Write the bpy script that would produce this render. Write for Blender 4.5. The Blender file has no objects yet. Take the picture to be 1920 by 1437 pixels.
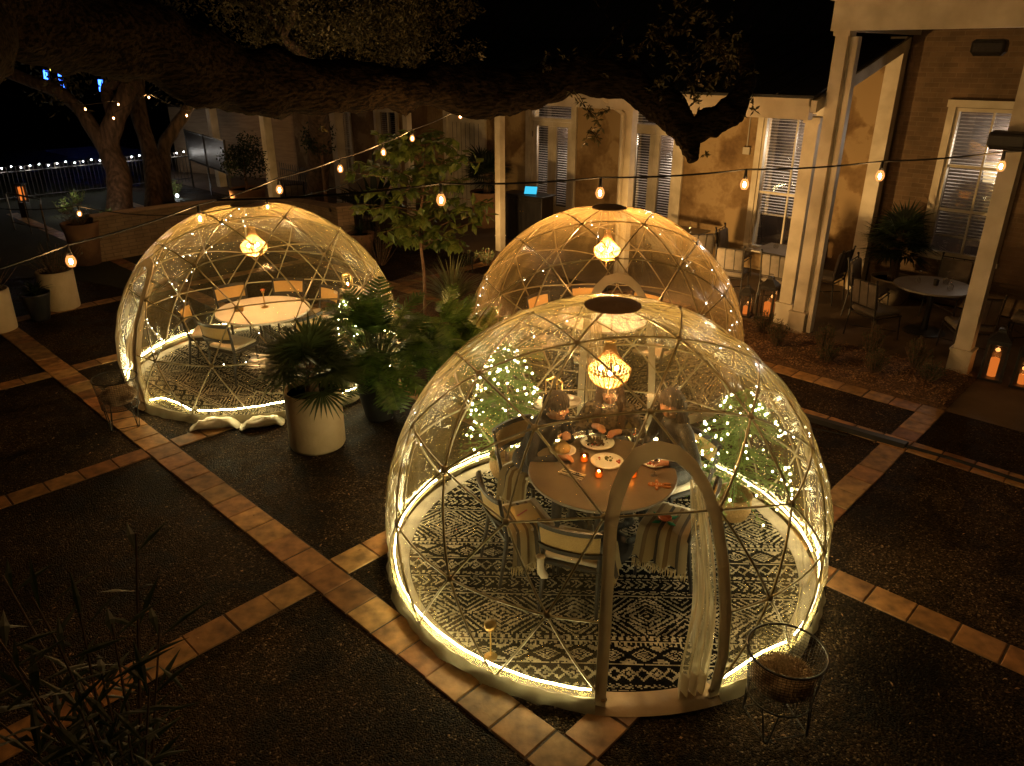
import bpy, math, random
from mathutils import Vector, Matrix
R_ = math.radians
rng = random.Random(7)
S = bpy.context.scene
COL = S.collection
PI = math.pi
E1 = Vector((.721, -.693, 0)).normalized(); E2 = Vector((.693, .721, 0)).normalized()
SA = math.atan2(E1.y, E1.x)
def sp(a, b, z=0.0): return E1*a + E2*b + Vector((0, 0, z))
CH = 3.914
PITCH = .409
F_ = 1414.
def gp(px, py, z=0.0):
    "point at height z seen at a pixel of the 1920x1437 photograph (used only to read off measured positions)"
    fx, fy = (px-960)/F_, (718.5-py)/F_
    cp, s_ = math.cos(PITCH), math.sin(PITCH)
    d = Vector((fx, cp+s_*fy, -s_+cp*fy))
    t = (z-CH)/d.z
    return Vector((d.x*t, d.y*t, z))
def dp(px, py, D):
    fx, fy = (px-960)/F_, (718.5-py)/F_
    cp, s_ = math.cos(PITCH), math.sin(PITCH)
    d = Vector((fx, cp+s_*fy, -s_+cp*fy))
    return Vector((0, 0, CH))+d*D

# ---------------------------------------------------------------- materials
MATS = {}
def nt(name):
    m = bpy.data.materials.new(name); m.use_nodes = True
    n = m.node_tree; n.nodes.clear()
    return m, n
def N(n, t, **kw):
    x = n.nodes.new(t)
    for k, v in kw.items():
        if k.startswith('i_'): x.inputs[k[2:].replace('_', ' ')].default_value = v
        else: setattr(x, k, v)
    return x
def L(n, a, b): n.links.new(a, b)
def ramp(n, stops, interp='LINEAR'):
    r = n.nodes.new('ShaderNodeValToRGB'); e = r.color_ramp.elements; r.color_ramp.interpolation = interp
    while len(e) < len(stops): e.new(.5)
    for el, (p, c) in zip(e, stops):
        el.position = p; el.color = (*c, 1)
    return r
def pm(name, c1, c2=None, scale=8, rough=.6, bump=0, bscale=None, metal=0, detail=4, stretch=(1, 1, 1), lo=.35, hi=.65, spec=.5, sss=0, trans=0, rvar=0):
    if name in MATS: return MATS[name]
    m, n = nt(name)
    out = N(n, 'ShaderNodeOutputMaterial'); b = N(n, 'ShaderNodeBsdfPrincipled')
    b.inputs['Roughness'].default_value = rough; b.inputs['Metallic'].default_value = metal
    b.inputs['Specular IOR Level'].default_value = spec
    if trans: b.inputs['Transmission Weight'].default_value = trans
    if sss:
        b.inputs['Subsurface Weight'].default_value = sss; b.inputs['Subsurface Scale'].default_value = .02
    tc = N(n, 'ShaderNodeTexCoord'); mp = N(n, 'ShaderNodeMapping'); mp.inputs['Scale'].default_value = stretch
    L(n, tc.outputs['Object'], mp.inputs['Vector'])
    no = N(n, 'ShaderNodeTexNoise'); no.inputs['Scale'].default_value = scale; no.inputs['Detail'].default_value = detail
    L(n, mp.outputs[0], no.inputs['Vector'])
    r = ramp(n, [(lo, c1), (hi, c2 or tuple(x*.8 for x in c1))]); L(n, no.outputs[0], r.inputs[0])
    L(n, r.outputs[0], b.inputs['Base Color'])
    if rvar:
        mr = N(n, 'ShaderNodeMapRange'); mr.inputs['To Min'].default_value = rough-rvar; mr.inputs['To Max'].default_value = rough+rvar
        L(n, no.outputs[0], mr.inputs['Value']); L(n, mr.outputs[0], b.inputs['Roughness'])
    if bump:
        n2 = N(n, 'ShaderNodeTexNoise'); n2.inputs['Scale'].default_value = bscale or scale*4; n2.inputs['Detail'].default_value = 5
        L(n, mp.outputs[0], n2.inputs['Vector'])
        bu = N(n, 'ShaderNodeBump'); bu.inputs['Strength'].default_value = bump; bu.inputs['Distance'].default_value = .02
        L(n, n2.outputs[0], bu.inputs['Height']); L(n, bu.outputs[0], b.inputs['Normal'])
    L(n, b.outputs[0], out.inputs[0])
    MATS[name] = m
    return m
def emit(name, c, st, sample=False, mixt=0):
    if name in MATS: return MATS[name]
    m, n = nt(name); out = N(n, 'ShaderNodeOutputMaterial'); e = N(n, 'ShaderNodeEmission')
    e.inputs[0].default_value = (*c, 1); e.inputs[1].default_value = st
    if mixt:
        t = N(n, 'ShaderNodeBsdfTransparent'); mx = N(n, 'ShaderNodeMixShader'); mx.inputs[0].default_value = mixt
        L(n, e.outputs[0], mx.inputs[1]); L(n, t.outputs[0], mx.inputs[2]); L(n, mx.outputs[0], out.inputs[0])
    else: L(n, e.outputs[0], out.inputs[0])
    m.cycles.emission_sampling = 'FRONT_BACK' if sample else 'NONE'
    MATS[name] = m
    return m
def leafmat(name, c1, c2, rough=.45, scale=6, tr=.25):
    if name in MATS: return MATS[name]
    m, n = nt(name); out = N(n, 'ShaderNodeOutputMaterial'); b = N(n, 'ShaderNodeBsdfPrincipled')
    b.inputs['Roughness'].default_value = rough
    tc = N(n, 'ShaderNodeTexCoord'); no = N(n, 'ShaderNodeTexNoise'); no.inputs['Scale'].default_value = scale
    L(n, tc.outputs['Object'], no.inputs['Vector'])
    r = ramp(n, [(.3, c1), (.7, c2)]); L(n, no.outputs[0], r.inputs[0]); L(n, r.outputs[0], b.inputs['Base Color'])
    t = N(n, 'ShaderNodeBsdfTranslucent'); L(n, r.outputs[0], t.inputs[0])
    mx = N(n, 'ShaderNodeMixShader'); mx.inputs[0].default_value = tr
    L(n, b.outputs[0], mx.inputs[1]); L(n, t.outputs[0], mx.inputs[2]); L(n, mx.outputs[0], out.inputs[0])
    MATS[name] = m
    return m

def m_film(name='clear_pvc', haze=.02, edge=.98, tint=(1, .84, .40)):
    m, n = nt(name); out = N(n, 'ShaderNodeOutputMaterial')
    uv = N(n, 'ShaderNodeTexCoord')
    def noise(sx, sy, sc, det, dist=0):
        mp = N(n, 'ShaderNodeMapping'); mp.inputs['Scale'].default_value = (sx, sy, 1); L(n, uv.outputs['UV'], mp.inputs['Vector'])
        t = N(n, 'ShaderNodeTexNoise'); t.inputs['Scale'].default_value = sc; t.inputs['Detail'].default_value = det
        t.inputs['Distortion'].default_value = dist
        L(n, mp.outputs[0], t.inputs['Vector']); return t
    a = noise(26, 2.2, 4.5, 5, .5)       # long folds running down the cover
    b = noise(14, 9, 5, 4, 1.5)          # crinkles
    ad = N(n, 'ShaderNodeMath', operation='MULTIPLY_ADD'); ad.inputs[1].default_value = .3
    L(n, b.outputs[0], ad.inputs[0]); L(n, a.outputs[0], ad.inputs[2])
    bu = N(n, 'ShaderNodeBump'); bu.inputs['Strength'].default_value = 1.0; bu.inputs['Distance'].default_value = .06
    L(n, ad.outputs[0], bu.inputs['Height'])
    mk = noise(5, 4, 1.6, 2, .3); mkr = N(n, 'ShaderNodeMapRange'); mkr.inputs['From Min'].default_value = .42; mkr.inputs['From Max'].default_value = .62; mkr.inputs['To Min'].default_value = .05; mkr.inputs['To Max'].default_value = .8
    L(n, mk.outputs[0], mkr.inputs['Value']); L(n, mkr.outputs[0], bu.inputs['Strength'])
    lw = N(n, 'ShaderNodeLayerWeight'); lw.inputs[0].default_value = .5
    pw = N(n, 'ShaderNodeMath', operation='POWER'); pw.inputs[1].default_value = 2.9; L(n, lw.outputs['Facing'], pw.inputs[0])
    hz = N(n, 'ShaderNodeMath', operation='MULTIPLY_ADD'); hz.inputs[1].default_value = edge; hz.inputs[2].default_value = haze
    L(n, pw.outputs[0], hz.inputs[0])
    # haze varies along the folds
    mr = N(n, 'ShaderNodeMapRange'); mr.inputs['From Min'].default_value = .42; mr.inputs['From Max'].default_value = .72
    mr.inputs['To Min'].default_value = .6; mr.inputs['To Max'].default_value = 1.55; L(n, a.outputs[0], mr.inputs['Value'])
    hm = N(n, 'ShaderNodeMath', operation='MULTIPLY'); L(n, hz.outputs[0], hm.inputs[0]); L(n, mr.outputs[0], hm.inputs[1]); hm.use_clamp = True
    tr = N(n, 'ShaderNodeBsdfTransparent'); tr.inputs[0].default_value = (.97, .97, .95, 1)
    df = N(n, 'ShaderNodeBsdfDiffuse'); df.inputs[0].default_value = (*tint, 1)
    tl = N(n, 'ShaderNodeBsdfTranslucent'); tl.inputs[0].default_value = (*tint, 1)
    L(n, bu.outputs[0], tl.inputs['Normal'])
    m1 = N(n, 'ShaderNodeMixShader'); m1.inputs[0].default_value = .65; L(n, df.outputs[0], m1.inputs[1]); L(n, tl.outputs[0], m1.inputs[2])
    m2 = N(n, 'ShaderNodeMixShader'); L(n, hm.outputs[0], m2.inputs[0]); L(n, tr.outputs[0], m2.inputs[1]); L(n, m1.outputs[0], m2.inputs[2])
    gl = N(n, 'ShaderNodeBsdfGlossy'); gl.inputs['Roughness'].default_value = .15; L(n, bu.outputs[0], gl.inputs['Normal'])
    lw2 = N(n, 'ShaderNodeLayerWeight'); lw2.inputs[0].default_value = .5; L(n, bu.outputs[0], lw2.inputs['Normal'])
    p2 = N(n, 'ShaderNodeMath', operation='POWER'); p2.inputs[1].default_value = 4.0; L(n, lw2.outputs['Facing'], p2.inputs[0])
    f2 = N(n, 'ShaderNodeMath', operation='MULTIPLY_ADD'); f2.inputs[1].default_value = .8; f2.inputs[2].default_value = .075; f2.use_clamp = True
    L(n, p2.outputs[0], f2.inputs[0])
    m3 = N(n, 'ShaderNodeMixShader'); L(n, f2.outputs[0], m3.inputs[0]); L(n, m2.outputs[0], m3.inputs[1]); L(n, gl.outputs[0], m3.inputs[2])
    L(n, m3.outputs[0], out.inputs[0])
    return m
FILM = m_film(); FILM2 = m_film('gathered_pvc', .42, .6, (.9, .84, .6))
def m_ground():
    m, n = nt('exposed_aggregate'); out = N(n, 'ShaderNodeOutputMaterial'); b = N(n, 'ShaderNodeBsdfPrincipled')
    tc = N(n, 'ShaderNodeTexCoord')
    v = N(n, 'ShaderNodeTexVoronoi'); v.inputs['Scale'].default_value = 85; v.inputs['Randomness'].default_value = 1; L(n, tc.outputs['Object'], v.inputs['Vector'])
    v2 = N(n, 'ShaderNodeTexVoronoi'); v2.inputs['Scale'].default_value = 115; L(n, tc.outputs['Object'], v2.inputs['Vector'])
    sx = N(n, 'ShaderNodeSeparateColor'); L(n, v.outputs['Color'], sx.inputs[0])
    r = ramp(n, [(.0, (.012, .008, .004)), (.4, (.032, .020, .010)), (.75, (.062, .039, .020)), (.95, (.13, .087, .048)), (1, (.32, .23, .13))]); L(n, sx.outputs[0], r.inputs[0])
    big = N(n, 'ShaderNodeTexNoise'); big.inputs['Scale'].default_value = .9; big.inputs['Detail'].default_value = 5; L(n, tc.outputs['Object'], big.inputs['Vector'])
    mr = N(n, 'ShaderNodeMapRange'); mr.inputs['From Min'].default_value = .3; mr.inputs['From Max'].default_value = .7; mr.inputs['To Min'].default_value = .22; mr.inputs['To Max'].default_value = 1.25
    L(n, big.outputs[0], mr.inputs['Value'])
    ed = N(n, 'ShaderNodeMapRange'); ed.inputs['From Max'].default_value = .012; ed.inputs['To Min'].default_value = 1; ed.inputs['To Max'].default_value = .35
    L(n, v.outputs['Distance'], ed.inputs['Value'])
    mm = N(n, 'ShaderNodeMath', operation='MULTIPLY'); L(n, mr.outputs[0], mm.inputs[0]); L(n, ed.outputs[0], mm.inputs[1])
    st = N(n, 'ShaderNodeTexNoise'); st.inputs['Scale'].default_value = 3.1; st.inputs['Detail'].default_value = 7; st.inputs['Distortion'].default_value = 1.2; L(n, tc.outputs['Object'], st.inputs['Vector'])
    s2 = N(n, 'ShaderNodeMapRange'); s2.inputs['From Min'].default_value = .38; s2.inputs['From Max'].default_value = .5; s2.inputs['To Min'].default_value = .45; L(n, st.outputs[0], s2.inputs['Value'])
    mr2 = N(n, 'ShaderNodeMath', operation='MULTIPLY'); L(n, mr.outputs[0], mr2.inputs[0]); L(n, s2.outputs[0], mr2.inputs[1])
    rg = N(n, 'ShaderNodeMapRange'); rg.inputs['From Min'].default_value = .3; rg.inputs['From Max'].default_value = .7; rg.inputs['To Min'].default_value = .42; rg.inputs['To Max'].default_value = .75; L(n, st.outputs[0], rg.inputs['Value'])
    mx = N(n, 'ShaderNodeVectorMath', operation='SCALE'); L(n, r.outputs[0], mx.inputs[0]); L(n, mr2.outputs[0], mx.inputs['Scale'])
    L(n, mx.outputs[0], b.inputs['Base Color'])
    a = N(n, 'ShaderNodeMath', operation='MULTIPLY_ADD'); a.inputs[1].default_value = .5; L(n, v2.outputs['Distance'], a.inputs[0]); L(n, v.outputs['Distance'], a.inputs[2])
    bu = N(n, 'ShaderNodeBump', invert=True); bu.inputs['Strength'].default_value = 1; bu.inputs['Distance'].default_value = .012
    L(n, a.outputs[0], bu.inputs['Height']); L(n, bu.outputs[0], b.inputs['Normal'])
    L(n, rg.outputs[0], b.inputs['Roughness']); b.inputs['Specular IOR Level'].default_value = .05; L(n, b.outputs[0], out.inputs[0])
    return m
def m_attr(name, attr, rough=.6, bump=.3, bscale=40, mul_noise=6, bdist=.005):
    m, n = nt(name); out = N(n, 'ShaderNodeOutputMaterial'); b = N(n, 'ShaderNodeBsdfPrincipled')
    at = N(n, 'ShaderNodeAttribute', attribute_name=attr); tc = N(n, 'ShaderNodeTexCoord')
    no = N(n, 'ShaderNodeTexNoise'); no.inputs['Scale'].default_value = mul_noise; no.inputs['Detail'].default_value = 6; L(n, tc.outputs['Object'], no.inputs['Vector'])
    mr = N(n, 'ShaderNodeMapRange'); mr.inputs['From Min'].default_value = .3; mr.inputs['From Max'].default_value = .7; mr.inputs['To Min'].default_value = .45; mr.inputs['To Max'].default_value = 1.3
    L(n, no.outputs[0], mr.inputs['Value'])
    mx = N(n, 'ShaderNodeVectorMath', operation='SCALE'); L(n, at.outputs['Color'], mx.inputs[0]); L(n, mr.outputs[0], mx.inputs['Scale']); L(n, mx.outputs[0], b.inputs['Base Color'])
    n2 = N(n, 'ShaderNodeTexNoise'); n2.inputs['Scale'].default_value = bscale; n2.inputs['Detail'].default_value = 6; L(n, tc.outputs['Object'], n2.inputs['Vector'])
    bu = N(n, 'ShaderNodeBump'); bu.inputs['Strength'].default_value = bump; bu.inputs['Distance'].default_value = bdist; L(n, n2.outputs[0], bu.inputs['Height']); L(n, bu.outputs[0], b.inputs['Normal'])
    b.inputs['Roughness'].default_value = rough; b.inputs['Specular IOR Level'].default_value = .5 if rough < .8 else .03; L(n, b.outputs[0], out.inputs[0])
    return m
def m_stucco():
    m, n = nt('ochre_stucco'); out = N(n, 'ShaderNodeOutputMaterial'); b = N(n, 'ShaderNodeBsdfPrincipled'); tc = N(n, 'ShaderNodeTexCoord')
    a = N(n, 'ShaderNodeTexNoise'); a.inputs['Scale'].default_value = 1.3; a.inputs['Detail'].default_value = 3; L(n, tc.outputs['Object'], a.inputs['Vector'])
    a2 = N(n, 'ShaderNodeTexVoronoi', feature='SMOOTH_F1'); a2.inputs['Scale'].default_value = 2.1; a2.inputs['Smoothness'].default_value = .25
    di = N(n, 'ShaderNodeTexNoise'); di.inputs['Scale'].default_value = 3; di.inputs['Detail'].default_value = 6; L(n, tc.outputs['Object'], di.inputs['Vector'])
    mxv = N(n, 'ShaderNodeMix', data_type='VECTOR'); mxv.inputs[0].default_value = .22; L(n, tc.outputs['Object'], mxv.inputs[4]); L(n, di.outputs['Color'], mxv.inputs[5]); L(n, mxv.outputs[1], a2.inputs['Vector'])
    sc = N(n, 'ShaderNodeSeparateColor'); L(n, a2.outputs['Color'], sc.inputs[0])
    ad = N(n, 'ShaderNodeMath', operation='MULTIPLY_ADD'); ad.inputs[1].default_value = .45; L(n, sc.outputs[0], ad.inputs[0]); L(n, a.outputs[0], ad.inputs[2])
    fi = N(n, 'ShaderNodeTexNoise'); fi.inputs['Scale'].default_value = 14; fi.inputs['Detail'].default_value = 7; L(n, tc.outputs['Object'], fi.inputs['Vector'])
    ad2 = N(n, 'ShaderNodeMath', operation='MULTIPLY_ADD'); ad2.inputs[1].default_value = .35; L(n, fi.outputs[0], ad2.inputs[0]); L(n, ad.outputs[0], ad2.inputs[2])
    r = ramp(n, [(.6, (.13, .075, .03)), (.85, (.24, .155, .07)), (1.0, (.35, .25, .13))]); L(n, ad2.outputs[0], r.inputs[0])
    L(n, r.outputs[0], b.inputs['Base Color']); b.inputs['Roughness'].default_value = .9
    bu = N(n, 'ShaderNodeBump'); bu.inputs['Strength'].default_value = .5; bu.inputs['Distance'].default_value = .02; L(n, ad2.outputs[0], bu.inputs['Height']); L(n, bu.outputs[0], b.inputs['Normal'])
    L(n, b.outputs[0], out.inputs[0]); return m
def m_brick(name, c1, c2, mort, sc=1.0, axis='XZ'):
    m, n = nt(name); out = N(n, 'ShaderNodeOutputMaterial'); b = N(n, 'ShaderNodeBsdfPrincipled'); tc = N(n, 'ShaderNodeTexCoord')
    sx = N(n, 'ShaderNodeSeparateXYZ'); L(n, tc.outputs['Object'], sx.inputs[0]); cx = N(n, 'ShaderNodeCombineXYZ'); L(n, sx.outputs[0], cx.inputs[0]); L(n, sx.outputs[2], cx.inputs[1])
    br = N(n, 'ShaderNodeTexBrick'); L(n, cx.outputs[0], br.inputs['Vector']); br.inputs['Scale'].default_value = sc
    br.inputs['Color1'].default_value = (*c1, 1); br.inputs['Color2'].default_value = (*c2, 1); br.inputs['Mortar'].default_value = (*mort, 1)
    br.inputs['Brick Width'].default_value = .22; br.inputs['Row Height'].default_value = .075; br.inputs['Mortar Size'].default_value = .006; br.inputs['Bias'].default_value = -.2
    no = N(n, 'ShaderNodeTexNoise'); no.inputs['Scale'].default_value = 5; no.inputs['Detail'].default_value = 6; L(n, tc.outputs['Object'], no.inputs['Vector'])
    mr = N(n, 'ShaderNodeMapRange'); mr.inputs['To Min'].default_value = .5; mr.inputs['To Max'].default_value = 1.5; L(n, no.outputs[0], mr.inputs['Value'])
    mx = N(n, 'ShaderNodeVectorMath', operation='SCALE'); L(n, br.outputs[0], mx.inputs[0]); L(n, mr.outputs[0], mx.inputs['Scale']); L(n, mx.outputs[0], b.inputs['Base Color'])
    bu = N(n, 'ShaderNodeBump', invert=True); bu.inputs['Strength'].default_value = .6; bu.inputs['Distance'].default_value = .01; L(n, br.outputs['Fac'], bu.inputs['Height']); L(n, bu.outputs[0], b.inputs['Normal'])
    b.inputs['Roughness'].default_value = .9; L(n, b.outputs[0], out.inputs[0]); return m

GROUND = m_ground(); TILE = m_attr('terracotta_tile', 'tilecol', .6, .6, 24, 9)
STUCCO = m_stucco(); BRICK = m_brick('old_brick', (.16, .10, .055), (.11, .068, .036), (.17, .12, .075))
YBRICK = m_brick('pale_brick', (.36, .25, .15), (.30, .2, .12), (.22, .16, .1))
RUGM = m_attr('woven_rug', 'rugcol', 1.0, .6, 160, 9)
WHITE = pm('white_paint', (.74, .68, .56), (.5, .44, .33), 2.2, .5, .12, 30, detail=9)
FABRIC = leafmat('beige_canvas', (.76, .69, .54), (.62, .56, .43), .85, 5, .4)
SKIRTM = leafmat('cream_vinyl', (.42, .38, .27), (.28, .25, .165), .55, 7, .28)
STRUT = pm('strut_metal', (.44, .37, .22), (.36, .30, .18), 20, .28, 0, metal=.45)
BLACKM = pm('black_metal', (.02, .018, .016), (.035, .03, .025), 20, .4)
BLACKW = pm('black_wood', (.016, .015, .016), (.028, .025, .025), 12, .42, .15, 40, stretch=(1, 1, .2), spec=.3)
CANE = pm('woven_cane', (.62, .42, .16), (.45, .28, .09), 180, .6, .5, 200)
GOLD = pm('brass', (.75, .5, .17), (.65, .42, .13), 12, .28, metal=1)
TABLEM = pm('stone_top', (.17, .13, .085), (.12, .09, .06), 3, .28, .05, 30, detail=10)
MARBLE = pm('marble_top', (.85, .8, .74), (.74, .69, .62), 3, .25, detail=10)
CREAMPOT = pm('cream_clay', (.56, .45, .29), (.46, .36, .22), 3, .75, .25, 25)
DARKPOT = pm('dark_glazed_clay', (.02, .022, .024), (.03, .03, .03), 4, .35)
TERRAPOT = pm('worn_clay', (.3, .17, .09), (.2, .11, .06), 4, .85, .2, 20)
SOIL = pm('soil', (.03, .02, .012), (.06, .04, .02), 30, .95, .8, 40)
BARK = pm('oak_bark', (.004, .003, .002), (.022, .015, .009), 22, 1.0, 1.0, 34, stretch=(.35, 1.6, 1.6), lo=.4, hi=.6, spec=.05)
TRUNKB = pm('rough_bark', (.07, .05, .032), (.2, .135, .09), 6, .95, 1.0, 16, stretch=(2, 2, .4))
STEMB = pm('sapling_bark', (.12, .07, .04), (.2, .12, .07), 20, .8)
PALM = leafmat('palm_leaf', (.03, .05, .018), (.075, .11, .04), .3)
PHILO = leafmat('philodendron_leaf', (.018, .05, .012), (.10, .18, .035), .28, 14)
SAPL = leafmat('magnolia_leaf', (.09, .15, .028), (.22, .26, .065), .4, tr=.35)
STRAPL = leafmat('strap_leaf', (.13, .15, .06), (.27, .27, .13), .45)
OAKL = leafmat('oak_leaf', (.05, .05, .018), (.11, .09, .035), .5)
DARKL = leafmat('dark_leaf', (.014, .028, .01), (.04, .06, .02), .5)
FIR = leafmat('fir_needle', (.09, .17, .03), (.17, .27, .06), .5)
SKIN = pm('skin', (.44, .22, .12), (.38, .18, .095), 6, .5, .1, 60, sss=.15)
HAIRD = pm('dark_hair', (.02, .012, .008), (.05, .03, .018), 60, .4, .8, 90, stretch=(4, 4, .6))
HAIRB = pm('brown_hair', (.06, .03, .015), (.12, .065, .03), 60, .45, .8, 90, stretch=(4, 4, .6))
NAVY = pm('dark_jacket', (.02, .02, .026), (.035, .035, .04), 10, .8, .3, 60)
SEQ = pm('sequin_knit', (.015, .015, .015), (.3, .28, .24), 150, .3, .6, 150, lo=.6, hi=.75)
LACE = pm('textured_knit', (.04, .028, .016), (.13, .095, .055), 28, .8, .8, 40, lo=.42, hi=.58)
PLATE = pm('white_china', (.78, .74, .66), (.72, .68, .6), 4, .2)
NAPK = pm('linen', (.62, .52, .36), (.52, .43, .28), 12, .9, .4, 60)
GREYC = pm('grey_cushion', (.20, .17, .14), (.15, .13, .105), 9, .9, .3, 80)
CREAMC = pm('cream_cushion', (.66, .58, .45), (.56, .48, .36), 9, .85, .3, 60)
FUR = pm('sheepskin', (.85, .7, .48), (.3, .2, .12), 7, .95, 1, 60, lo=.42, hi=.6)
CONC = pm('patio_concrete', (.15, .10, .06), (.09, .06, .036), 1.5, .75, .35, 50, detail=8)
ROOFM = pm('dark_roof_metal', (.012, .014, .016), (.02, .022, .024), 3, .7)
MULCH = pm('bark_mulch', (.05, .025, .012), (.18, .1, .05), 45, .9, .8, 60)
MULCH2 = pm('mulch_chip', (.5, .3, .14), (.2, .1, .045), 6, .8)
FENCEW = pm('fence_boards', (.34, .24, .15), (.26, .18, .11), 2, .85, .3, 30, stretch=(1, 1, 8))
WICK = pm('wicker', (.42, .26, .1), (.26, .15, .05), 90, .7, .9, 90)
SACK = pm('sandbag_cloth', (.72, .68, .55), (.6, .55, .43), 5, .6, .5, 14)
RUBBER = pm('black_rubber', (.012, .012, .012), (.02, .02, .02), 10, .5)
BEAD = leafmat('amber_bead', (.62, .40, .18), (.5, .32, .13), .3, 30, .5)
ROCK = pm('field_stone', (.42, .3, .17), (.28, .2, .11), 5, .9, .7, 20)
E_STRIP = emit('led_strip', (1, .82, .38), 62, True)
E_FAIRY = emit('fairy_led', (1, .95, .82), 60)
E_FAIRYW = emit('warm_fairy_led', (1, .88, .5), 60)
E_FIL = emit('bulb_filament', (1, .62, .25), 140)
E_GLOBE = emit('bulb_glass', (1, .36, .09), 1.7, mixt=.55)
E_CB = emit('chandelier_bulb', (1, .78, .48), 90)
E_FLAME = emit('candle_flame', (1, .6, .2), 60)
E_WAX = emit('led_candle', (1, .23, .03), .75)
E_BLUE = emit('blue_neon', (.03, .12, 1), 9)
E_RED = emit('red_taillight', (1, .02, .02), 3)
E_YEL = emit('yellow_neon', (1, .8, .1), 2.5)
E_SCREEN = emit('screen', (.05, .5, .75), 1.1)
E_SHADE = emit('lamp_shade', (1, .72, .36), 1.0)
E_COLD = emit('cold_led', (.9, .95, 1), 30)
def m_glass(name, c=(1, 1, 1), rough=.03, fac=.14):
    m, n = nt(name); out = N(n, 'ShaderNodeOutputMaterial')
    t = N(n, 'ShaderNodeBsdfTransparent'); t.inputs[0].default_value = (*c, 1); g = N(n, 'ShaderNodeBsdfGlossy'); g.inputs['Roughness'].default_value = rough
    lw = N(n, 'ShaderNodeLayerWeight'); lw.inputs[0].default_value = .5; p = N(n, 'ShaderNodeMath', operation='POWER'); p.inputs[1].default_value = 3; L(n, lw.outputs['Facing'], p.inputs[0])
    a = N(n, 'ShaderNodeMath', operation='MULTIPLY_ADD'); a.inputs[1].default_value = .7; a.inputs[2].default_value = fac*.5; L(n, p.outputs[0], a.inputs[0])
    mx = N(n, 'ShaderNodeMixShader'); L(n, a.outputs[0], mx.inputs[0]); L(n, t.outputs[0], mx.inputs[1]); L(n, g.outputs[0], mx.inputs[2]); L(n, mx.outputs[0], out.inputs[0]); return m
GLASS = m_glass('clear_glass', fac=.3); AMBERG = m_glass('amber_glass', (1, .62, .25))

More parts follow.
